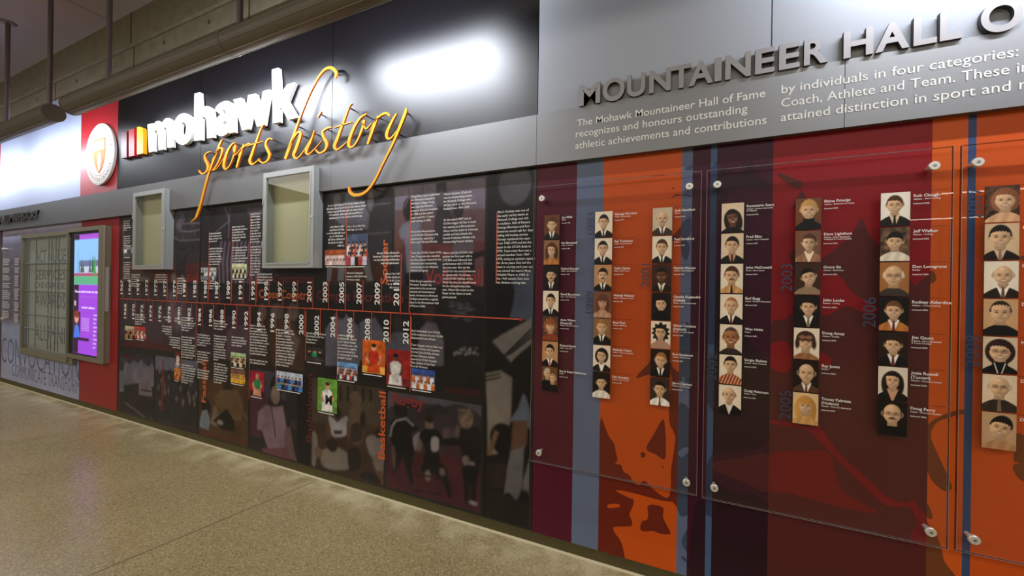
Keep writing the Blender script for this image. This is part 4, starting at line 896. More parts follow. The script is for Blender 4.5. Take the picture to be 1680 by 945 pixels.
# ------------------------------------------------------------------ the dark timeline mural
m = MB(); m.box(XM0, XM1, 0, YC, ZL, ZB0+.012); mu = tag(m.build('timeline_mural', BLK), 'long dark timeline mural with sports photos, year labels and red lines', 'mural')
m = MB()
for px in (327, 795): x = xs(px, 600); m.box(x-.0015, x+.0015, -.0004, 0, ZL, ZB0+.012)
m.build('panel_joint', mat('joint black', (6, 6, 6), .8), mu)
RES = .0105
def coll(x0, x1, zt_, zb_, base, paint, label, lvl=1.0, nz=.42):
    xa, xb = xs(x0, 540), xs(x1, 540)
    cv = Canvas(xa, xb, zb_, zt_, RES, base); paint(cv); f = cv.noise(nz, .12, 4)
    cv.c *= lvl; cv.build('collage_photo', -.0008, M_print, mu, label); return cv
def fig(c, px, py, h, col, pants=None, lean=0, skin=None, arm=0):     # standing player: head top at px,py, height h (photo pixels)
    q = lambda a, b: (px+a*h*.62+lean*b*h, py+b*h)
    pants = pants or col; skin = skin or tuple(int(v*.9) for v in col)
    c.ppoly([q(-.13, .17), q(.13, .17), q(.19, .26), q(.15, .53), q(-.15, .53), q(-.19, .26)], col, 1, 1.5)
    c.ppoly([q(-.15, .50), q(.15, .50), q(.19, .95), q(.08, .97), q(.0, .62), q(-.10, .97), q(-.20, .95)], pants, 1, 1.5)
    c.ppoly([q(-.19, .22), q(-.27-.1*arm, .42), q(-.20-.2*arm, .56-.2*arm), q(-.13, .40)], skin, 1, 1.5); c.ppoly([q(.19, .22), q(.27+.1*arm, .40), q(.20+.2*arm, .56-.25*arm), q(.13, .40)], skin, 1, 1.5)
    x, y = q(0, .08); c.pell(x, y, h*.05, h*.075, skin); c.pell(x, y-h*.035, h*.054, h*.05, tuple(int(v*.35) for v in skin))
def p_golf(c):
    c.ppoly([(190,430),(330,432),(330,470),(190,475)], (96, 46, 42)); c.ppoly([(196,470),(330,470),(330,600),(190,590)], (62, 50, 58), 1, 6)
    c.ppoly([(286,395),(300,395),(304,450),(300,470),(288,440)], (44, 38, 42)); c.ppoly([(300,395),(308,420),(300,455),(294,440)], (44, 38, 42)); c.pell(285, 457, 4, 8, (126, 112, 106)); c.pell(299, 459, 3, 8, (126, 112, 106))
    c.pline([(291,372),(300,367),(320,366),(336,367),(341,371),(330,377),(310,380),(296,379),(291,374)], .016, (122, 108, 120)); c.pline([(283,388),(295,395),(342,392)], .014, (122, 108, 120))
    c.ppoly([(287,370),(300,350),(304,358),(297,378)], (110, 98, 116), .7)
    for _ in range(60): c.pell(RNG.uniform(284, 325), RNG.uniform(348, 425), .6, 1.6, (112, 98, 112), .5)
    c.ppoly([(203,445),(250,445),(250,472),(203,472)], (84, 64, 60), .8)
    c.ppoly([(222,455),(245,455),(246,472),(222,472)], (112, 104, 106), .8)
def p_curl(c):
    c.ppoly([(327,430),(352,430),(352,465),(327,465)], (92, 44, 46), .9); c.pline([(369,342),(374,352),(376,365),(375,390)], .014, (126, 116, 128)); c.pline([(378,342),(377,362),(355,380),(342,392)], .012, (120, 108, 120))
    c.ppoly([(358,410),(366,396),(382,392),(405,400),(430,392),(432,466),(355,466)], (52, 44, 52))
    for k in range(11): x = 359+k*6.6; c.ppoly([(x, 470), (x-2+k*.2, 430), (x+3, 396), (x+6, 396), (x+2, 430), (x+3.4, 470)], (128, 112, 128), .85)
    c.ppoly([(404,342),(432,342),(432,352),(410,356)], (104, 94, 106), .8)
def p_mid(c):
    c.ppoly([(197,478),(326,470),(326,560),(300,570),(197,555)], (70, 58, 66), 1, 5); c.pell(288, 510, 18, 34, (96, 84, 96), .8, 6); c.pell(255, 540, 24, 20, (84, 66, 76), .8, 6)
    c.pell(240, 570, 40, 14, (96, 40, 44), .8, 8); c.ppoly([(276,480),(284,480),(298,535),(290,548),(284,520)], (112, 98, 112), .7)
def p_mid2(c):
    c.ppoly([(327,470),(410,490),(410,590),(327,590)], (64, 44, 56)); c.pell(372, 505, 16, 14, (30, 28, 34)); c.ppoly([(372,545),(385,535),(402,532),(410,540),(410,590),(372,590)], (88, 66, 80)); c.pell(345, 520, 12, 20, (44, 34, 42))
def p_mid3(c):
    for x, w in ((430, 10), (455, 16), (480, 14)): c.pell(x, 512, w*.7, 14, (96, 84, 82), .9)
    c.ppoly([(440,525),(475,520),(498,560),(500,612),(445,612)], (74, 52, 40)); c.ppoly([(411,540),(430,530),(445,560),(440,612),(411,610)], (62, 48, 44)); c.ppoly([(470,530),(492,560),(480,600),(470,580)], (112, 96, 86), .8)
def p_mid4(c):
    c.ppoly([(534,600),(534,540),(545,525),(552,512),(566,512),(576,525),(588,535),(590,600)], (104, 102, 116)); c.ppoly([(585,590),(590,530),(605,520),(615,520),(632,550),(640,580),(632,598)], (98, 96, 110)); c.pell(560, 512, 8, 12, (44, 38, 38)); c.pell(608, 512, 8, 11, (40, 34, 34))
    c.pell(653, 530, 7, 14, (52, 46, 46)); c.ppoly([(634,598),(636,560),(645,545),(662,545),(674,560),(676,600)], (92, 90, 104)); c.pell(704, 512, 11, 16, (62, 48, 46)); c.ppoly([(682,600),(690,540),(700,528),(715,530),(728,560),(728,600)], (106, 98, 108))
    c.ppoly([(729,635),(790,640),(790,660),(729,655)], (70, 34, 40)); 
    for _ in range(26): c.pell(RNG.uniform(745, 785), RNG.uniform(570, 582), 1.4, 1.2, (150, 146, 150), .7)
    for k in range(24): c.pell(735+RNG.uniform(0, 40), 490+RNG.uniform(0, 40), 4, 2, (88, 86, 92), .6)
def p_soc(c):
    c.ppoly([(528,420),(645,420),(645,470),(528,470)], (72, 44, 32), 1, 6)
    c.pline([(530,345),(640,333)], .012, (104, 100, 108)); c.pline([(590,385),(640,381)], .012, (92, 80, 76))
    c.pell(553, 328, 6, 9, (118, 112, 120), .8); c.pell(575, 325, 9, 14, (104, 100, 112), .8)
    c.ppoly([(548,340),(570,330),(596,330),(606,352),(604,376),(590,376),(565,372),(550,360)], (112, 110, 124), .9); c.pell(608, 330, 5, 16, (132, 124, 128), .8)
    for xa, xb in ((543, 536), (562, 558), (596, 606)): c.ppoly([(xa-5, 410), (xa+7, 410), (xb+6, 462), (xb-4, 462)], (118, 114, 120), .9); c.pell(xb+2, 464, 7, 3, (40, 34, 34))
def p_vol(c):
    c.ppoly([(644,300),(716,300),(716,345),(644,350)], (138, 128, 144)); c.ppoly([(733,292),(800,290),(800,345),(733,345)], (126, 116, 132)); c.ppoly([(644,345),(800,342),(800,400),(644,402)], (112, 84, 88)); c.ppoly([(644,400),(800,395),(800,420),(644,430)], (104, 56, 58))
    c.pell(671, 343, 10, 20, (34, 28, 30)); c.ppoly([(652,385),(660,368),(678,360),(690,362),(694,445),(668,448),(664,392),(655,392)], (126, 126, 142)); c.ppoly([(664,448),(694,445),(694,470),(664,470)], (30, 28, 34)); c.ppoly([(646,370),(656,385),(662,405),(652,410),(645,398)], (112, 74, 66))
    c.pell(722, 325, 9, 13, (98, 88, 92)); c.ppoly([(708,400),(716,345),(730,338),(742,350),(748,400)], (60, 52, 58)); c.pell(752, 345, 9, 14, (46, 38, 40)); c.ppoly([(742,420),(746,368),(760,360),(775,372),(778,420)], (98, 88, 100)); c.ppoly([(740,420),(800,410),(800,470),(728,470)], (34, 30, 34)); c.ppoly([(779,425),(794,420),(794,472),(779,468)], (118, 84, 86), .8)
    c.pline([(668,300),(672,320),(664,340)], .01, (104, 94, 104)); c.pline([(695,298),(692,320)], .01, (104, 94, 104))
def p_right(c):
    c.pell(845, 303, 27, 34, (84, 84, 92)); c.pell(838, 295, 16, 20, (98, 98, 106), .5, 8)
    c.ppoly([(836,520),(842,500),(845,478),(840,455),(876,440),(876,528)], (78, 86, 104)); 
    c.ppoly([(808,560),(822,550),(862,528),(876,520),(876,560),(850,582),(838,594)], (122, 116, 112));
    for k in range(3): c.pline([(826+k*5, 585-k*2), (876, 536+k*7)], .014, (34, 32, 34))
    c.ppoly([(800,690),(797,612),(822,608),(840,620),(838,690),(828,720),(815,745),(800,745)], (132, 122, 112)); c.pline([(798,618),(820,613)], .012, (50, 46, 44)); c.pline([(798,624),(820,619)], .012, (50, 46, 44))
    c.ppoly([(836,690),(850,670),(858,646),(862,650),(876,690),(876,705)], (104, 112, 128)); c.pell(825, 720, 22, 26, (22, 20, 22)); c.ppoly([(798,745),(812,705),(818,710),(806,748)], (116, 88, 62))
    c.ppoly([(842,690),(866,690),(864,730),(850,745),(838,740)], (104, 74, 58)); c.ppoly([(838,740),(860,732),(856,800),(845,830),(826,820),(832,770)], (112, 108, 108)); c.ppoly([(858,790),(874,735),(876,820),(858,815)], (116, 112, 112)); c.pell(834, 822, 10, 14, (24, 20, 20)); c.pell(862, 818, 8, 14, (24, 20, 20))
    c.ppoly([(798,760),(830,760),(826,800),(798,800)], (46, 36, 34)); c.ppoly([(796,800),(876,830),(876,890),(796,850)], (40, 32, 28))
def p_hock(c):
    c.ppoly([(193,585),(255,590),(255,612),(193,606)], (70, 70, 92), 1, 4)
    for x, y, h in ((200, 598, 80), (212, 586, 92), (226, 584, 92), (243, 590, 86)):
        c.ppoly([(x-9, y+14), (x-4, y+6), (x+6, y+6), (x+11, y+16), (x+12, y+45), (x-9, y+45)], (122, 118, 134)); c.pell(x, y+3, 5, 8, (58, 54, 62)); c.ppoly([(x-9, y+45), (x+12, y+45), (x+10, y+h), (x-8, y+h)], (44, 40, 46))
    c.ppoly([(228,612),(246,612),(250,650),(228,648)], (128, 116, 126)); c.pline([(232,640),(247,642)], .02, (60, 44, 50)); c.pline([(193,700),(255,690)], .06, (92, 88, 104), .5); c.pline([(205,660),(238,685)], .012, (150, 144, 150), .6)
def p_cheer(c):
    c.ppoly([(255,583),(327,592),(327,612),(255,606)], (112, 112, 130)); 
    for k in range(46):
        x, y = RNG.uniform(258, 326), RNG.uniform(606, 668); c.pell(x, y, RNG.uniform(1.2, 2.6), RNG.uniform(3, 7), (122, 104, 106) if k % 2 else (26, 24, 28), .8)
    c.ppoly([(255,690),(327,700),(327,712),(255,695)], (72, 52, 64), .8)
def p_fast(c):
    c.ppoly([(327,622),(411,625),(411,745),(327,720)], (86, 58, 40), 1, 6); c.pell(374, 632, 9, 20, (48, 38, 34)); c.ppoly([(352,650),(362,640),(390,640),(400,660),(396,690),(356,690)], (108, 82, 56), .9)
    c.pell(338, 668, 8, 14, (30, 26, 28)); c.ppoly([(328,690),(332,674),(340,672),(345,690),(342,706),(328,700)], (132, 142, 156)); c.ppoly([(345,695),(352,665),(360,680),(356,700)], (124, 106, 96)); c.ppoly([(350,690),(372,670),(384,690),(386,708),(366,706)], (26, 22, 22)); c.pell(361, 693, 5, 4, (150, 140, 130)); c.pline([(384,640),(406,690)], .012, (120, 96, 76))
    c.ppoly([(327,705),(411,725),(411,750),(327,735)], (96, 52, 38), .8, 4)
def p_badm(c):
    c.ppoly([(411,608),(440,602),(500,620),(500,660),(411,650)], (70, 66, 80)); c.ppoly([(411,650),(440,650),(440,720),(411,715)], (84, 46, 62)); c.pell(453, 638, 10, 22, (30, 26, 28)); c.pell(452, 648, 7.5, 15, (140, 116, 110)); c.ppoly([(424,676),(436,664),(450,668),(464,666),(470,700),(468,735),(440,738),(430,706),(422,704)], (144, 118, 128)); c.pline([(444,660),(450,700),(452,718)], .014, (76, 40, 48)); c.ppoly([(466,705),(476,700),(484,745),(488,758),(470,748)], (124, 94, 94)); c.ppoly([(430,735),(470,735),(480,760),(432,745)], (120, 72, 86))
    c.pell(482, 690, 6, 14, (84, 60, 70), .7); c.ppoly([(468,640),(492,640),(492,690),(474,690)], (44, 42, 48), .9); c.ppoly([(488,600),(514,606),(514,780),(488,766)], (26, 24, 26))
cK = crop(500, 600, 3.375)
def kp(c, pts, col, a=1, soft=1.6): c.ppoly([cK(*q) for q in pts], col, a, soft, True)
def ke(c, x, y, rx, ry, col, a=1, soft=1.6): c.pell(*cK(x, y), rx/3.375, ry/3.375, col, a, soft)
def p_bask(c):
    kp(c, [(30,60),(460,130),(460,330),(30,300)], (84, 70, 58)); kp(c, [(30,330),(460,380),(460,700),(30,580)], (70, 48, 38), .8, 8)
    for k in range(5): x = 190+k*42; c.ppoly([cK(x, 105+k*7), cK(x+14, 107+k*7), cK(x+14, 200), cK(x, 196)], (44, 38, 36))
    ke(c, 282, 182, 32, 42, (112, 92, 76)); kp(c, [(245,275),(268,215),(310,218),(326,300),(318,420),(258,420)], (108, 88, 70)); kp(c, [(258,330),(312,320),(318,410),(256,420)], (58, 46, 42)); ke(c, 322, 300, 16, 50, (46, 36, 32))
    ke(c, 182, 262, 22, 30, (46, 34, 30)); kp(c, [(132,284),(158,292),(182,312),(206,292),(238,284),(234,380),(152,388)], (166, 160, 162)); c.ppoly([cK(160,358), cK(208,358), cK(206,378), cK(164,378)], (44, 38, 42)); kp(c, [(236,300),(256,360),(246,420),(232,380)], (92, 66, 52)); kp(c, [(132,300),(118,360),(130,410),(148,385)], (92, 66, 52))
    kp(c, [(92,480),(130,455),(196,456),(246,505),(236,575),(104,560)], (142, 130, 120)); ke(c, 152, 440, 30, 38, (48, 34, 26)); kp(c, [(44,370),(66,385),(72,460),(58,545),(42,540)], (138, 126, 118)); ke(c, 76, 480, 24, 28, (122, 96, 80))
    kp(c, [(340,410),(366,385),(404,392),(440,430),(452,500),(400,520),(360,490)], (134, 124, 120)); ke(c, 408, 376, 20, 26, (50, 36, 32)); kp(c, [(376,500),(440,505),(446,600),(400,590)], (126, 112, 102)); kp(c, [(400,590),(430,590),(448,670),(430,660)], (104, 74, 58)); kp(c, [(300,600),(370,590),(420,650),(330,630)], (36, 30, 28)); kp(c, [(240,470),(300,460),(310,560),(250,580)], (40, 32, 30))
def p_rugb(c):
    kp(c, [(470,140),(700,165),(985,215),(985,330),(470,300)], (92, 86, 94)); kp(c, [(470,230),(690,210),(740,235),(860,215),(985,290),(985,420),(470,400)], (58, 50, 54)); kp(c, [(470,400),(985,430),(985,560),(470,520)], (70, 46, 52), .8); kp(c, [(465,500),(990,540),(990,830),(465,690)], (82, 38, 46), 1, 5)
    for x, y, w, h in ((735, 235, 60, 26), (560, 215, 50, 20)): kp(c, [(x-w, y+h), (x, y-h), (x+w, y+h)], (46, 42, 46))
    for x in (800, 830, 780): ke(c, x, 380, 14, 34, (104, 84, 84), .8)
    # left player
    kp(c, [(482,300),(520,286),(566,292),(604,322),(634,350),(606,362),(590,380),(604,440),(596,505),(505,500),(482,430),(470,360)], (20, 18, 20)); ke(c, 538, 252, 30, 40, (34, 28, 28)); ke(c, 506, 240, 12, 42, (30, 25, 26)); c.pline([cK(474,390), cK(484,335), cK(506,304), cK(560,292), cK(600,330)], .016, (136, 130, 132))
    kp(c, [(500,500),(545,505),(515,560),(500,600),(486,560)], (30, 25, 27)); kp(c, [(545,500),(600,500),(590,560),(602,650),(584,645),(560,570)], (26, 22, 24)); kp(c, [(480,450),(500,460),(502,560),(490,566)], (110, 88, 82), .7); kp(c, [(600,400),(640,370),(630,430),(612,470)], (150, 142, 142), .8)
    # middle player
    ke(c, 690, 322, 24, 38, (128, 104, 96)); ke(c, 690, 296, 26, 22, (44, 34, 32)); kp(c, [(632,392),(664,352),(728,354),(764,402),(742,470),(748,545),(700,562),(658,545),(666,460)], (22, 19, 21)); kp(c, [(700,410),(720,392),(742,410),(738,468),(704,470)], (160, 152, 152)); kp(c, [(760,408),(862,398),(872,432),(768,442)], (26, 22, 24))
    kp(c, [(655,545),(755,540),(792,595),(760,640),(720,600),(690,600),(650,585)], (24, 20, 22)); ke(c, 682, 608, 16, 28, (140, 122, 116)); kp(c, [(766,600),(796,630),(816,716),(798,730),(772,660)], (28, 22, 25)); ke(c, 762, 588, 16, 22, (118, 98, 92)); kp(c, [(628,400),(650,430),(636,480),(616,450)], (120, 100, 94), .8)
    # right player
    kp(c, [(858,352),(900,330),(940,335),(978,384),(974,560),(884,566),(868,470),(850,424)], (34, 28, 31)); ke(c, 892, 292, 42, 54, (112, 94, 78))
    for k in range(30): ke(c, 892+RNG.uniform(-38, 38), 288+RNG.uniform(-48, 40), 6, 6, (74, 60, 52) if k % 2 else (138, 118, 98), .7)
    ke(c, 876, 312, 16, 28, (126, 100, 90)); ke(c, 892, 526, 20, 28, (138, 118, 110)); ke(c, 925, 545, 16, 14, (150, 138, 134)); kp(c, [(876,560),(962,562),(952,650),(948,758),(924,758),(916,650),(908,752),(884,742),(880,640)], (24, 20, 23)); ke(c, 932, 760, 20, 11, (162, 154, 152)); kp(c, [(842,330),(858,350),(850,400),(836,380)], (118, 96, 90), .8)
    for y in (600, 690): c.pline([cK(600, y), cK(760, y+22)], .02, (52, 28, 34), .7)
G = .66
coll(197.5, 326, 2.37, 1.6, (62, 56, 58), p_golf, 'faint picture of a basketball hoop and a golfer\'s legs', G)
coll(328.5, 432, 2.37, 1.6, (52, 47, 50), p_curl, 'faint picture of striped jerseys', G)
coll(535, 641, 2.37, 1.6, (54, 50, 54), p_soc, 'faint picture of soccer players\' legs', G)
coll(645, 793, 2.33, 1.6, (62, 56, 62), p_vol, 'faint picture of a player seen from behind in a white shirt', G)
coll(797, 872, 2.37, 0.08, (26, 24, 26), p_right, 'faint tall picture of a ball, striped socks and boots', G)
coll(197.5, 326, 1.555, 0.86, (54, 46, 52), p_mid, 'faint blurred purple picture under the first years', G)
coll(328.5, 409, 1.5, 0.86, (52, 42, 50), p_mid2, 'faint purple picture of a curling player', G)
coll(411, 502, 1.5, 0.86, (46, 38, 36), p_mid3, 'faint brown picture of runners', G)
coll(533, 793, 1.5, 0.86, (34, 32, 35), p_mid4, 'faint picture of standing players in grey', G)
coll(197.5, 254, 0.79, 0.08, (46, 44, 52), p_hock, 'faint picture of hockey players', G)
coll(256, 326, 0.8, 0.08, (48, 46, 52), p_cheer, 'faint picture of a cheering team', G)
coll(328.5, 409.5, 0.815, 0.08, (58, 46, 38), p_fast, 'faint brown picture of a softball slide', G)
coll(411.5, 511, 0.815, 0.08, (44, 40, 46), p_badm, 'faint picture of a seated woman in a pale shirt', G)
coll(514, 633, 0.815, 0.08, (74, 58, 48), p_bask, 'faint brown picture of basketball players', G)
coll(638, 792, 0.808, 0.09, (66, 54, 58), p_rugb, 'faint picture of three rugby players', G)

# headings
def head(t, x0, x1, yb, cap, m_, rot=False, yb2=None, bold=.02):
    b = MB()
    if rot: text_box(b, t, W(x0, yb)[1], W(x0, yb2)[1], xs(x1, (yb+yb2)/2), cap, -.0016, None, bold, 3, rot=True)
    else: text_box(b, t, xs(x0, yb), xs(x1, yb), W((x0+x1)/2, yb)[1], cap, -.0016, None, bold, 3)
    b.build('heading', m_, mu)
head('Soccer', 629, 636, 466, .066, M_or, True, 393); head('Basketball', 625, 632, 753, .066, M_or, True, 642); head('Fastball', 333, 338, 660, .07, M_or, True, 590); head('Badminton', 504, 512, 725, .066, M_dim, True, 612)
head('Cross Country', 425, 510, 490, .078, mat('orange dim print', (168, 78, 36), .45)); head('Campus Recreation', 520, 662, 494, .078, M_dim); head('Golf', 308, 326, 461, .07, M_rd); head('Volleyball', 697, 793, 466, .11, M_rd); head('Curling', 405, 448, 464, .085, M_dim); head('Orientation', 449, 514, 464, .08, M_dim)
head('Rugby', 644, 696, 666, .085, M_rd); head('Hockey', 198, 219, 588, .075, M_dim); head('Varsity', 198, 226, 570, .075, M_dim); head('Cheerleading', 264, 269, 672, .06, M_rd, True, 590)
head('Archery', 200, 203.5, 413, .045, M_rd, True, 364)

# time line, years, rules
ZT_ = 1.3965
YX = lambda yr: -1.842+(yr-2012)*.0927
m = MB(); m.box(YX(1967)-.09, xs(855, 524), -.0024, -.0016, ZT_-.0042, ZT_+.0042); m.build('time_line', M_rl, mu)
for yr in range(1967, 2013):
    up = yr % 2; x = YX(yr); m = MB(); h = .17; z0 = ZT_+.055 if up else ZT_-.055-h
    text_box(m, str(yr), z0, z0+h, x-.016, .052, -.0030, None, .022, 3, rot=True); m.build('year_label', M_ink, mu)
    m = MB(); m.box(x-.0026, x+.0026, -.0022, -.0016, *((ZT_, ZT_+.24) if up else (ZT_-.24, ZT_))); m.build('tick_rule', M_rl, mu)
for px in (275, 283, 291, 298, 343, 351, 381, 410, 417, 502, 568, 658, 674, 855):
    x = xs(px, 505); r = .015; m = MB(); m.prism([[(x-r, ZT_), (x, ZT_-r), (x+r, ZT_), (x, ZT_+r)]], -.0028, None); m.build('time_marker', mat('crimson marker', (150, 32, 36), .4), mu)
for px, ya, yb in ((203,362,488),(216,450,490),(222,495,556),(275,450,492),(283,498,540),(291,456,492),(298,500,626),(322,500,598),(343,380,493),(351,500,530),(381,371,494),(411,350,494),(410,502,655),(422,449,496),(453,540,636),(502,510,592),(568,336,505),(554,550,622),(658,415,515),(673,325,513),(674,520,642),(815,349,465)):
    x = xs(px, (ya+yb)/2); za, zb_ = W(px, ya)[1], W(px, yb)[1]; m = MB(); m.box(x-.0034, x+.0034, -.0023, -.0017, zb_, za); m.build('story_rule', M_rl, mu)

# stories: the ones that can be read are set in type, the rest are too small to read
PITCH = .0257
def story(px, py, lines, x1=None):
    x, z = W(px, py); m = MB(); 
    for i, t in enumerate(lines):
        if t: text_box(m, t, x+.008, None, z-.012-i*PITCH, .0155, -.0030, None, .012, 2)
    m.build('story_text', M_ink, mu)
story(674, 322, ['Doug Perry was a multi-time', 'for Women\'s Fastball at', 'Mohawk College. Doug', 'was with the Mohawk', 'program since its inception', 'in 1988 and the team\'s', 'head coach for 12 years', 'until retiring in 2006.', '', '', 'He led the Mountaineers', 'to 10 OCAA Championship', 'appearances, capturing 1', 'Silver and 7 Bronze Medals.', '', '', 'Twice the OCAA Coach of the', 'Year, Doug was also awarded', 'the Mountaineer Award for his', 'dedication and outstanding', 'contribution to the Mohawk', 'Athletics program.', '', '', 'With Doug\'s expertise in', 'Women\'s Fastball, has', 'extended to the provincial,', 'national and international', 'levels, his tenure at Mohawk', 'College earned him a rightful', 'place in the Mountaineer Hall', 'of Fame in 2006.'])
story(727, 318, ['Alison Cassiano (Diplock)', 'was an outstanding pitcher', 'for Mohawk College who', 'left her mark on the Women\'s', 'Fastball from 1993-1995.', '', '', 'As the team\'s MVP and an', 'OCAA League All Star in both', 'her seasons as a Mountaineer,', 'Alison led her team to 2 bronze', 'medals and was chosen the', 'Female Freshman Athlete and', 'Outstanding Female Athlete.', '', '', 'Alison was the OCAA\'s top', 'pitcher her first year with a', '3.79 ERA and followed that', 'performance with 3.70 ERA', 'the next year. She set the', 'record for the most strikeouts', 'in a game with 10 and was', 'voted OCAA Athlete of the', 'Week for that accomplishment.', 'At the championships that', 'year, Alison was voted as the', 'Player of the Game in both', 'games played.'])
story(815, 347, ['Men\'s Hockey was one of', 'the early varsity teams at', 'Mohawk College and rich', 'in tradition. Hall of Famers', 'George Morrison and Ron', 'Sunstrum would talk for days', 'telling old hockey stories.', 'George captained the team', 'from 1968-1970 and led the', 'team to the OCAA finals in', '1970. Team-mate Ron was a', 'valued member from 1967-', '1970, acting as assistant captain', 'for three years. Ron led the', 'team in scoring each year and', 'was named the team\'s Most', 'Valuable Player in 1968. In', 'the 1969 season, Ron won', 'the division scoring title.'])
story(674, 541, ['Men\'s Basketball won OCAA', 'Gold medal and 1st ever CCAA', 'Basketball Bronze Medal.', '', 'Team Captain Antony Bate was', 'selected CCAA All Canadian,', 'OCAA Overall Male Athlete', 'of year, Mohawk athlete', 'award and CCAA Overall', 'Male Athlete of the Year', 'First for Mohawk.'])
story(502, 545, ['John Barry OCAA Overall', 'Male Athlete of the Year', 'Trophy Award -', 'Mens Soccer.']); story(568, 447, ['Women\'s Volleyball', 'between 2003-2010 won', '4 bronze medals.'])
def blur_words(px0, px1, py, n, al='L'):
    xa, xb = xs(px0, py), xs(px1, py); z = W((px0+px1)/2, py)[1]; m = MB()
    for i in range(n):
        L_ = (xb-xa)*(RNG.uniform(.78, 1) if i < n-1 else RNG.uniform(.35, .9)); x = xa+.006 if al == 'L' else xb-.006-L_ if al == 'R' else (xa+xb-L_)/2; e = x+L_
        b = z-.012-i*PITCH
        while x < e-.01:
            w = min(RNG.integers(2, 9)*.0098, e-x); q = x
            while q < x+w-.004:                           # one stroke group per letter
                a = RNG.random(); top = .0165 if a > .72 else .0115; lo = -.004 if a < .1 else 0
                m.box(q, q+.0030, -.0031, -.0026, b+lo, b+top)
                if RNG.random() > .35: zc = b+RNG.choice([0, .0085]); m.box(q+.003, q+.0075, -.0031, -.0026, zc, zc+.003); 
                if RNG.random() > .45: m.box(q+.0062, q+.0088, -.0031, -.0026, b, b+.0112)
                q += .0104
            x += w+.007
    m.build('story_text', M_ink, mu)
for a in ((203,216,362,5),(203,216,387,5),(203,215,430,9,'R'),(216,231,450,6),(254,275,450,4,'R'),(291,304,456,7),(343,366,382,4),(343,367,407,7),(343,363,464,3),(381,406,371,6),(381,408,405,7),(411,429,350,11),(411,429,404,11),(422,450,449,4),
          (536,602,334,5,'C'),(537,567,371,7,'R'),(569,603,370,2),(541,591,436.5,1,'C'),(613,657,414,4,'R'),(633,657,448,5,'R'),(222,240,516,5),(268,282.5,520,2,'R'),(266,282.5,535,4,'R'),(287,298,522,3,'R'),(298,322,521,6),(276,297,553,5,'R'),(298,321,553,9),(298,322,599,8),
          (324,346,549,5),(324,346,577,5),(324,346,607,4),(351,374,526,4),(351,374,551,10),(351,375,597,8),(380,405,553,4),(410,442,534,11),(410,442,591,2),(453,485,541,13),(554,589,550,8)): blur_words(*a)

# small colour pictures on the time line
def snap(x0, x1, yt, yb, label, paint, res=.006):
    xa, xb = xs(x0, (yt+yb)/2), xs(x1, (yt+yb)/2); xm = (x0+x1)/2
    cv = Canvas(xa, xb, W(xm, yb)[1], W(xm, yt)[1], res, (120, 110, 100)); paint(cv); cv.noise(.7, .035, 2); o = cv.build('timeline_photo', -.0029, M_photo, mu, label)
    m = MB(); m.box(xa+.01, xb-.03, -.0031, -.0027, cv.z0-.016, cv.z0-.009); m.build('photo_caption', M_ink, mu)
def team(bg, ground, cols, rows=2, n=6, skin=(206, 156, 120)):
    def f(c):
        H, w = c.z1-c.z0, c.x1-c.x0; c.c[:] = lin(bg); c.poly([(c.x0, c.z0), (c.x1, c.z0), (c.x1, c.z0+H*.32), (c.x0, c.z0+H*.32)], ground)
        for r in range(rows):
            for k in range(n):
                x = c.x0+w*(k+.6+.3*(r % 2))/(n+.4); z = c.z0+H*(.62-.34*r/max(1, rows-1)*(rows > 1)); s_ = w/n*.5; cc = cols[(k+r) % len(cols)]
                c.poly([(x-s_, z-H*.30), (x-s_*.9, z), (x+s_*.9, z), (x+s_, z-H*.30)], cc); c.ell(x, z+H*.055, s_*.5, H*.075, skin); c.ell(x, z+H*.10, s_*.5, H*.045, (44, 32, 28))
    return f
def one(bg, ground, body, legs, skin=(206, 152, 116), hair=(46, 32, 26), letter=None, cx=.5, top=.9):
    def f(c):
        H, w = c.z1-c.z0, c.x1-c.x0; q = lambda u, v: (c.x0+u*w, c.z0+v*H); c.c[:] = lin(bg); c.poly([q(0, 0), q(1, 0), q(1, .22), q(0, .2)], ground)
        c.poly([q(cx-.3, .02), q(cx-.24, .34), q(cx+.24, .34), q(cx+.3, .02)], legs); c.poly([q(cx-.22, .30), q(cx-.26, .60), q(cx-.10, .68), q(cx+.10, .68), q(cx+.26, .60), q(cx+.22, .30)], body)
        for s_ in (-1, 1): c.poly([q(cx+s_*.24, .62), q(cx+s_*.36, .42), q(cx+s_*.22, .26), q(cx+s_*.16, .32), q(cx+s_*.24, .42)], skin)
        c.ell(*q(cx, .78), w*.11, H*.10, skin); c.ell(*q(cx, .84), w*.115, H*.06, hair)
    return f
snap(203.5, 216, 402, 421, 'grey picture of two players', team((150,150,150), (90,90,90), [(220,220,220),(60,60,60)], 1, 2, (190,190,190)))
snap(205.5, 221, 535, 555, 'old colour team picture', team((210,190,160), (120,80,50), [(30,26,26),(190,120,70)], 2, 4)); snap(222.5, 239.5, 536, 556, 'red and white team picture', team((200,60,60), (226,190,160), [(196,40,50),(240,230,225)], 3, 5))
snap(330, 342, 439, 459, 'grey picture of a player', team((170,176,184), (120,124,130), [(24,24,28),(226,226,230)], 1, 2, (200,200,204))); snap(344, 355.5, 439, 459, 'grey picture of a plaque group', team((206,206,206), (150,150,150), [(236,236,236),(90,90,90)], 2, 3, (170,170,170)))
snap(381, 405, 433, 456, 'pale green team picture', team((214,220,170), (60,60,44), [(24,26,24),(230,226,200)], 2, 7)); snap(533.5, 567, 410, 435, 'team in white before an orange crowd', team((176,84,40), (200,150,100), [(232,210,206),(220,190,190)], 2, 6))
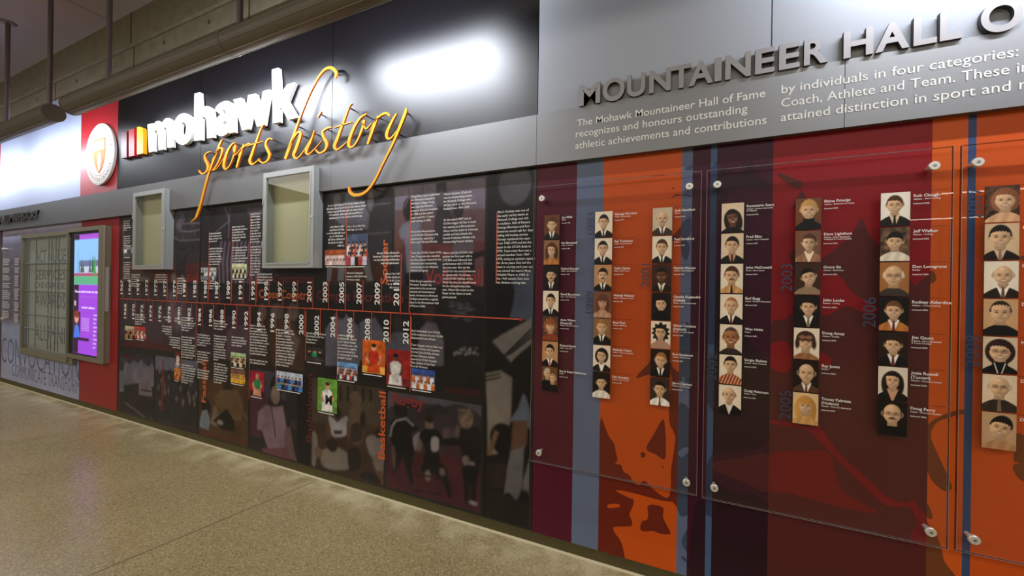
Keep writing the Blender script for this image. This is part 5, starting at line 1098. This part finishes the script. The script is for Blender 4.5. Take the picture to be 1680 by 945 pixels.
snap(569, 604, 384, 435, 'players huddled over a blue floor', team((70,84,110), (52,84,180), [(216,214,226),(24,24,30),(190,60,52)], 3, 5)); snap(287.5, 296.5, 577, 600, 'player in white on red', one((110,34,36), (130,130,130), (220,220,220), (190,190,196)))
snap(286.5, 296.5, 604, 623, 'orange team picture', team((214,130,60), (190,110,60), [(226,150,70),(150,70,40)], 2, 3)); snap(379, 404, 579, 602, 'team in black on grass', team((176,206,150), (120,170,90), [(26,26,24),(220,200,170)], 3, 5)); snap(379, 403, 606, 629, 'team in yellow', team((120,80,60), (150,120,100), [(224,176,40),(206,150,30)], 3, 6))
snap(411, 434, 609, 650, 'seated player in green and white on crimson', one((168,24,50), (60,20,30), (40,128,76), (212,150,120), hair=(200,150,116))); snap(454, 497, 611, 640, 'wide picture of a team on grass', team((196,206,226), (120,160,80), [(40,60,150),(70,140,200),(30,30,50)], 2, 7))
snap(503, 532, 569, 593, 'three people in suits', team((44,40,40), (60,50,48), [(40,36,40),(30,130,90),(26,24,28)], 1, 3)); snap(521.5, 553.5, 621, 676, 'player in a white jersey before green grass', one((104,160,60), (96,150,60), (238,236,234), (238,236,234), hair=(60,40,30)))
snap(553.5, 587, 595, 623, 'crowd of players under a blue sky', team((112,166,220), (70,110,60), [(220,220,226),(190,50,60),(40,40,50)], 3, 8)); snap(595, 632.5, 558, 613, 'performer in red before an orange crowd', one((206,92,30), (226,170,80), (190,44,24), (206,74,24), hair=(40,26,20)))
snap(634.5, 672, 574, 633, 'basketball shooter in white on red', one((150,30,34), (120,40,40), (230,226,224), (226,222,220), (96,62,48), hair=(20,16,16), cx=.4)); snap(675, 714, 606, 639, 'team in orange before blue banners', team((56,84,160), (214,210,216), [(206,110,50),(236,236,240)], 2, 6))
m = MB(); a, b = xs(534.5, 650), xs(545.5, 650); z = W(540, 663)[1]; text_box(m, 'M', a, b, z, W(540, 648)[1]-z, -.0033, None, .04, 2); m.build('jersey_letter', mat('black print', (18, 16, 18), .5), mu)
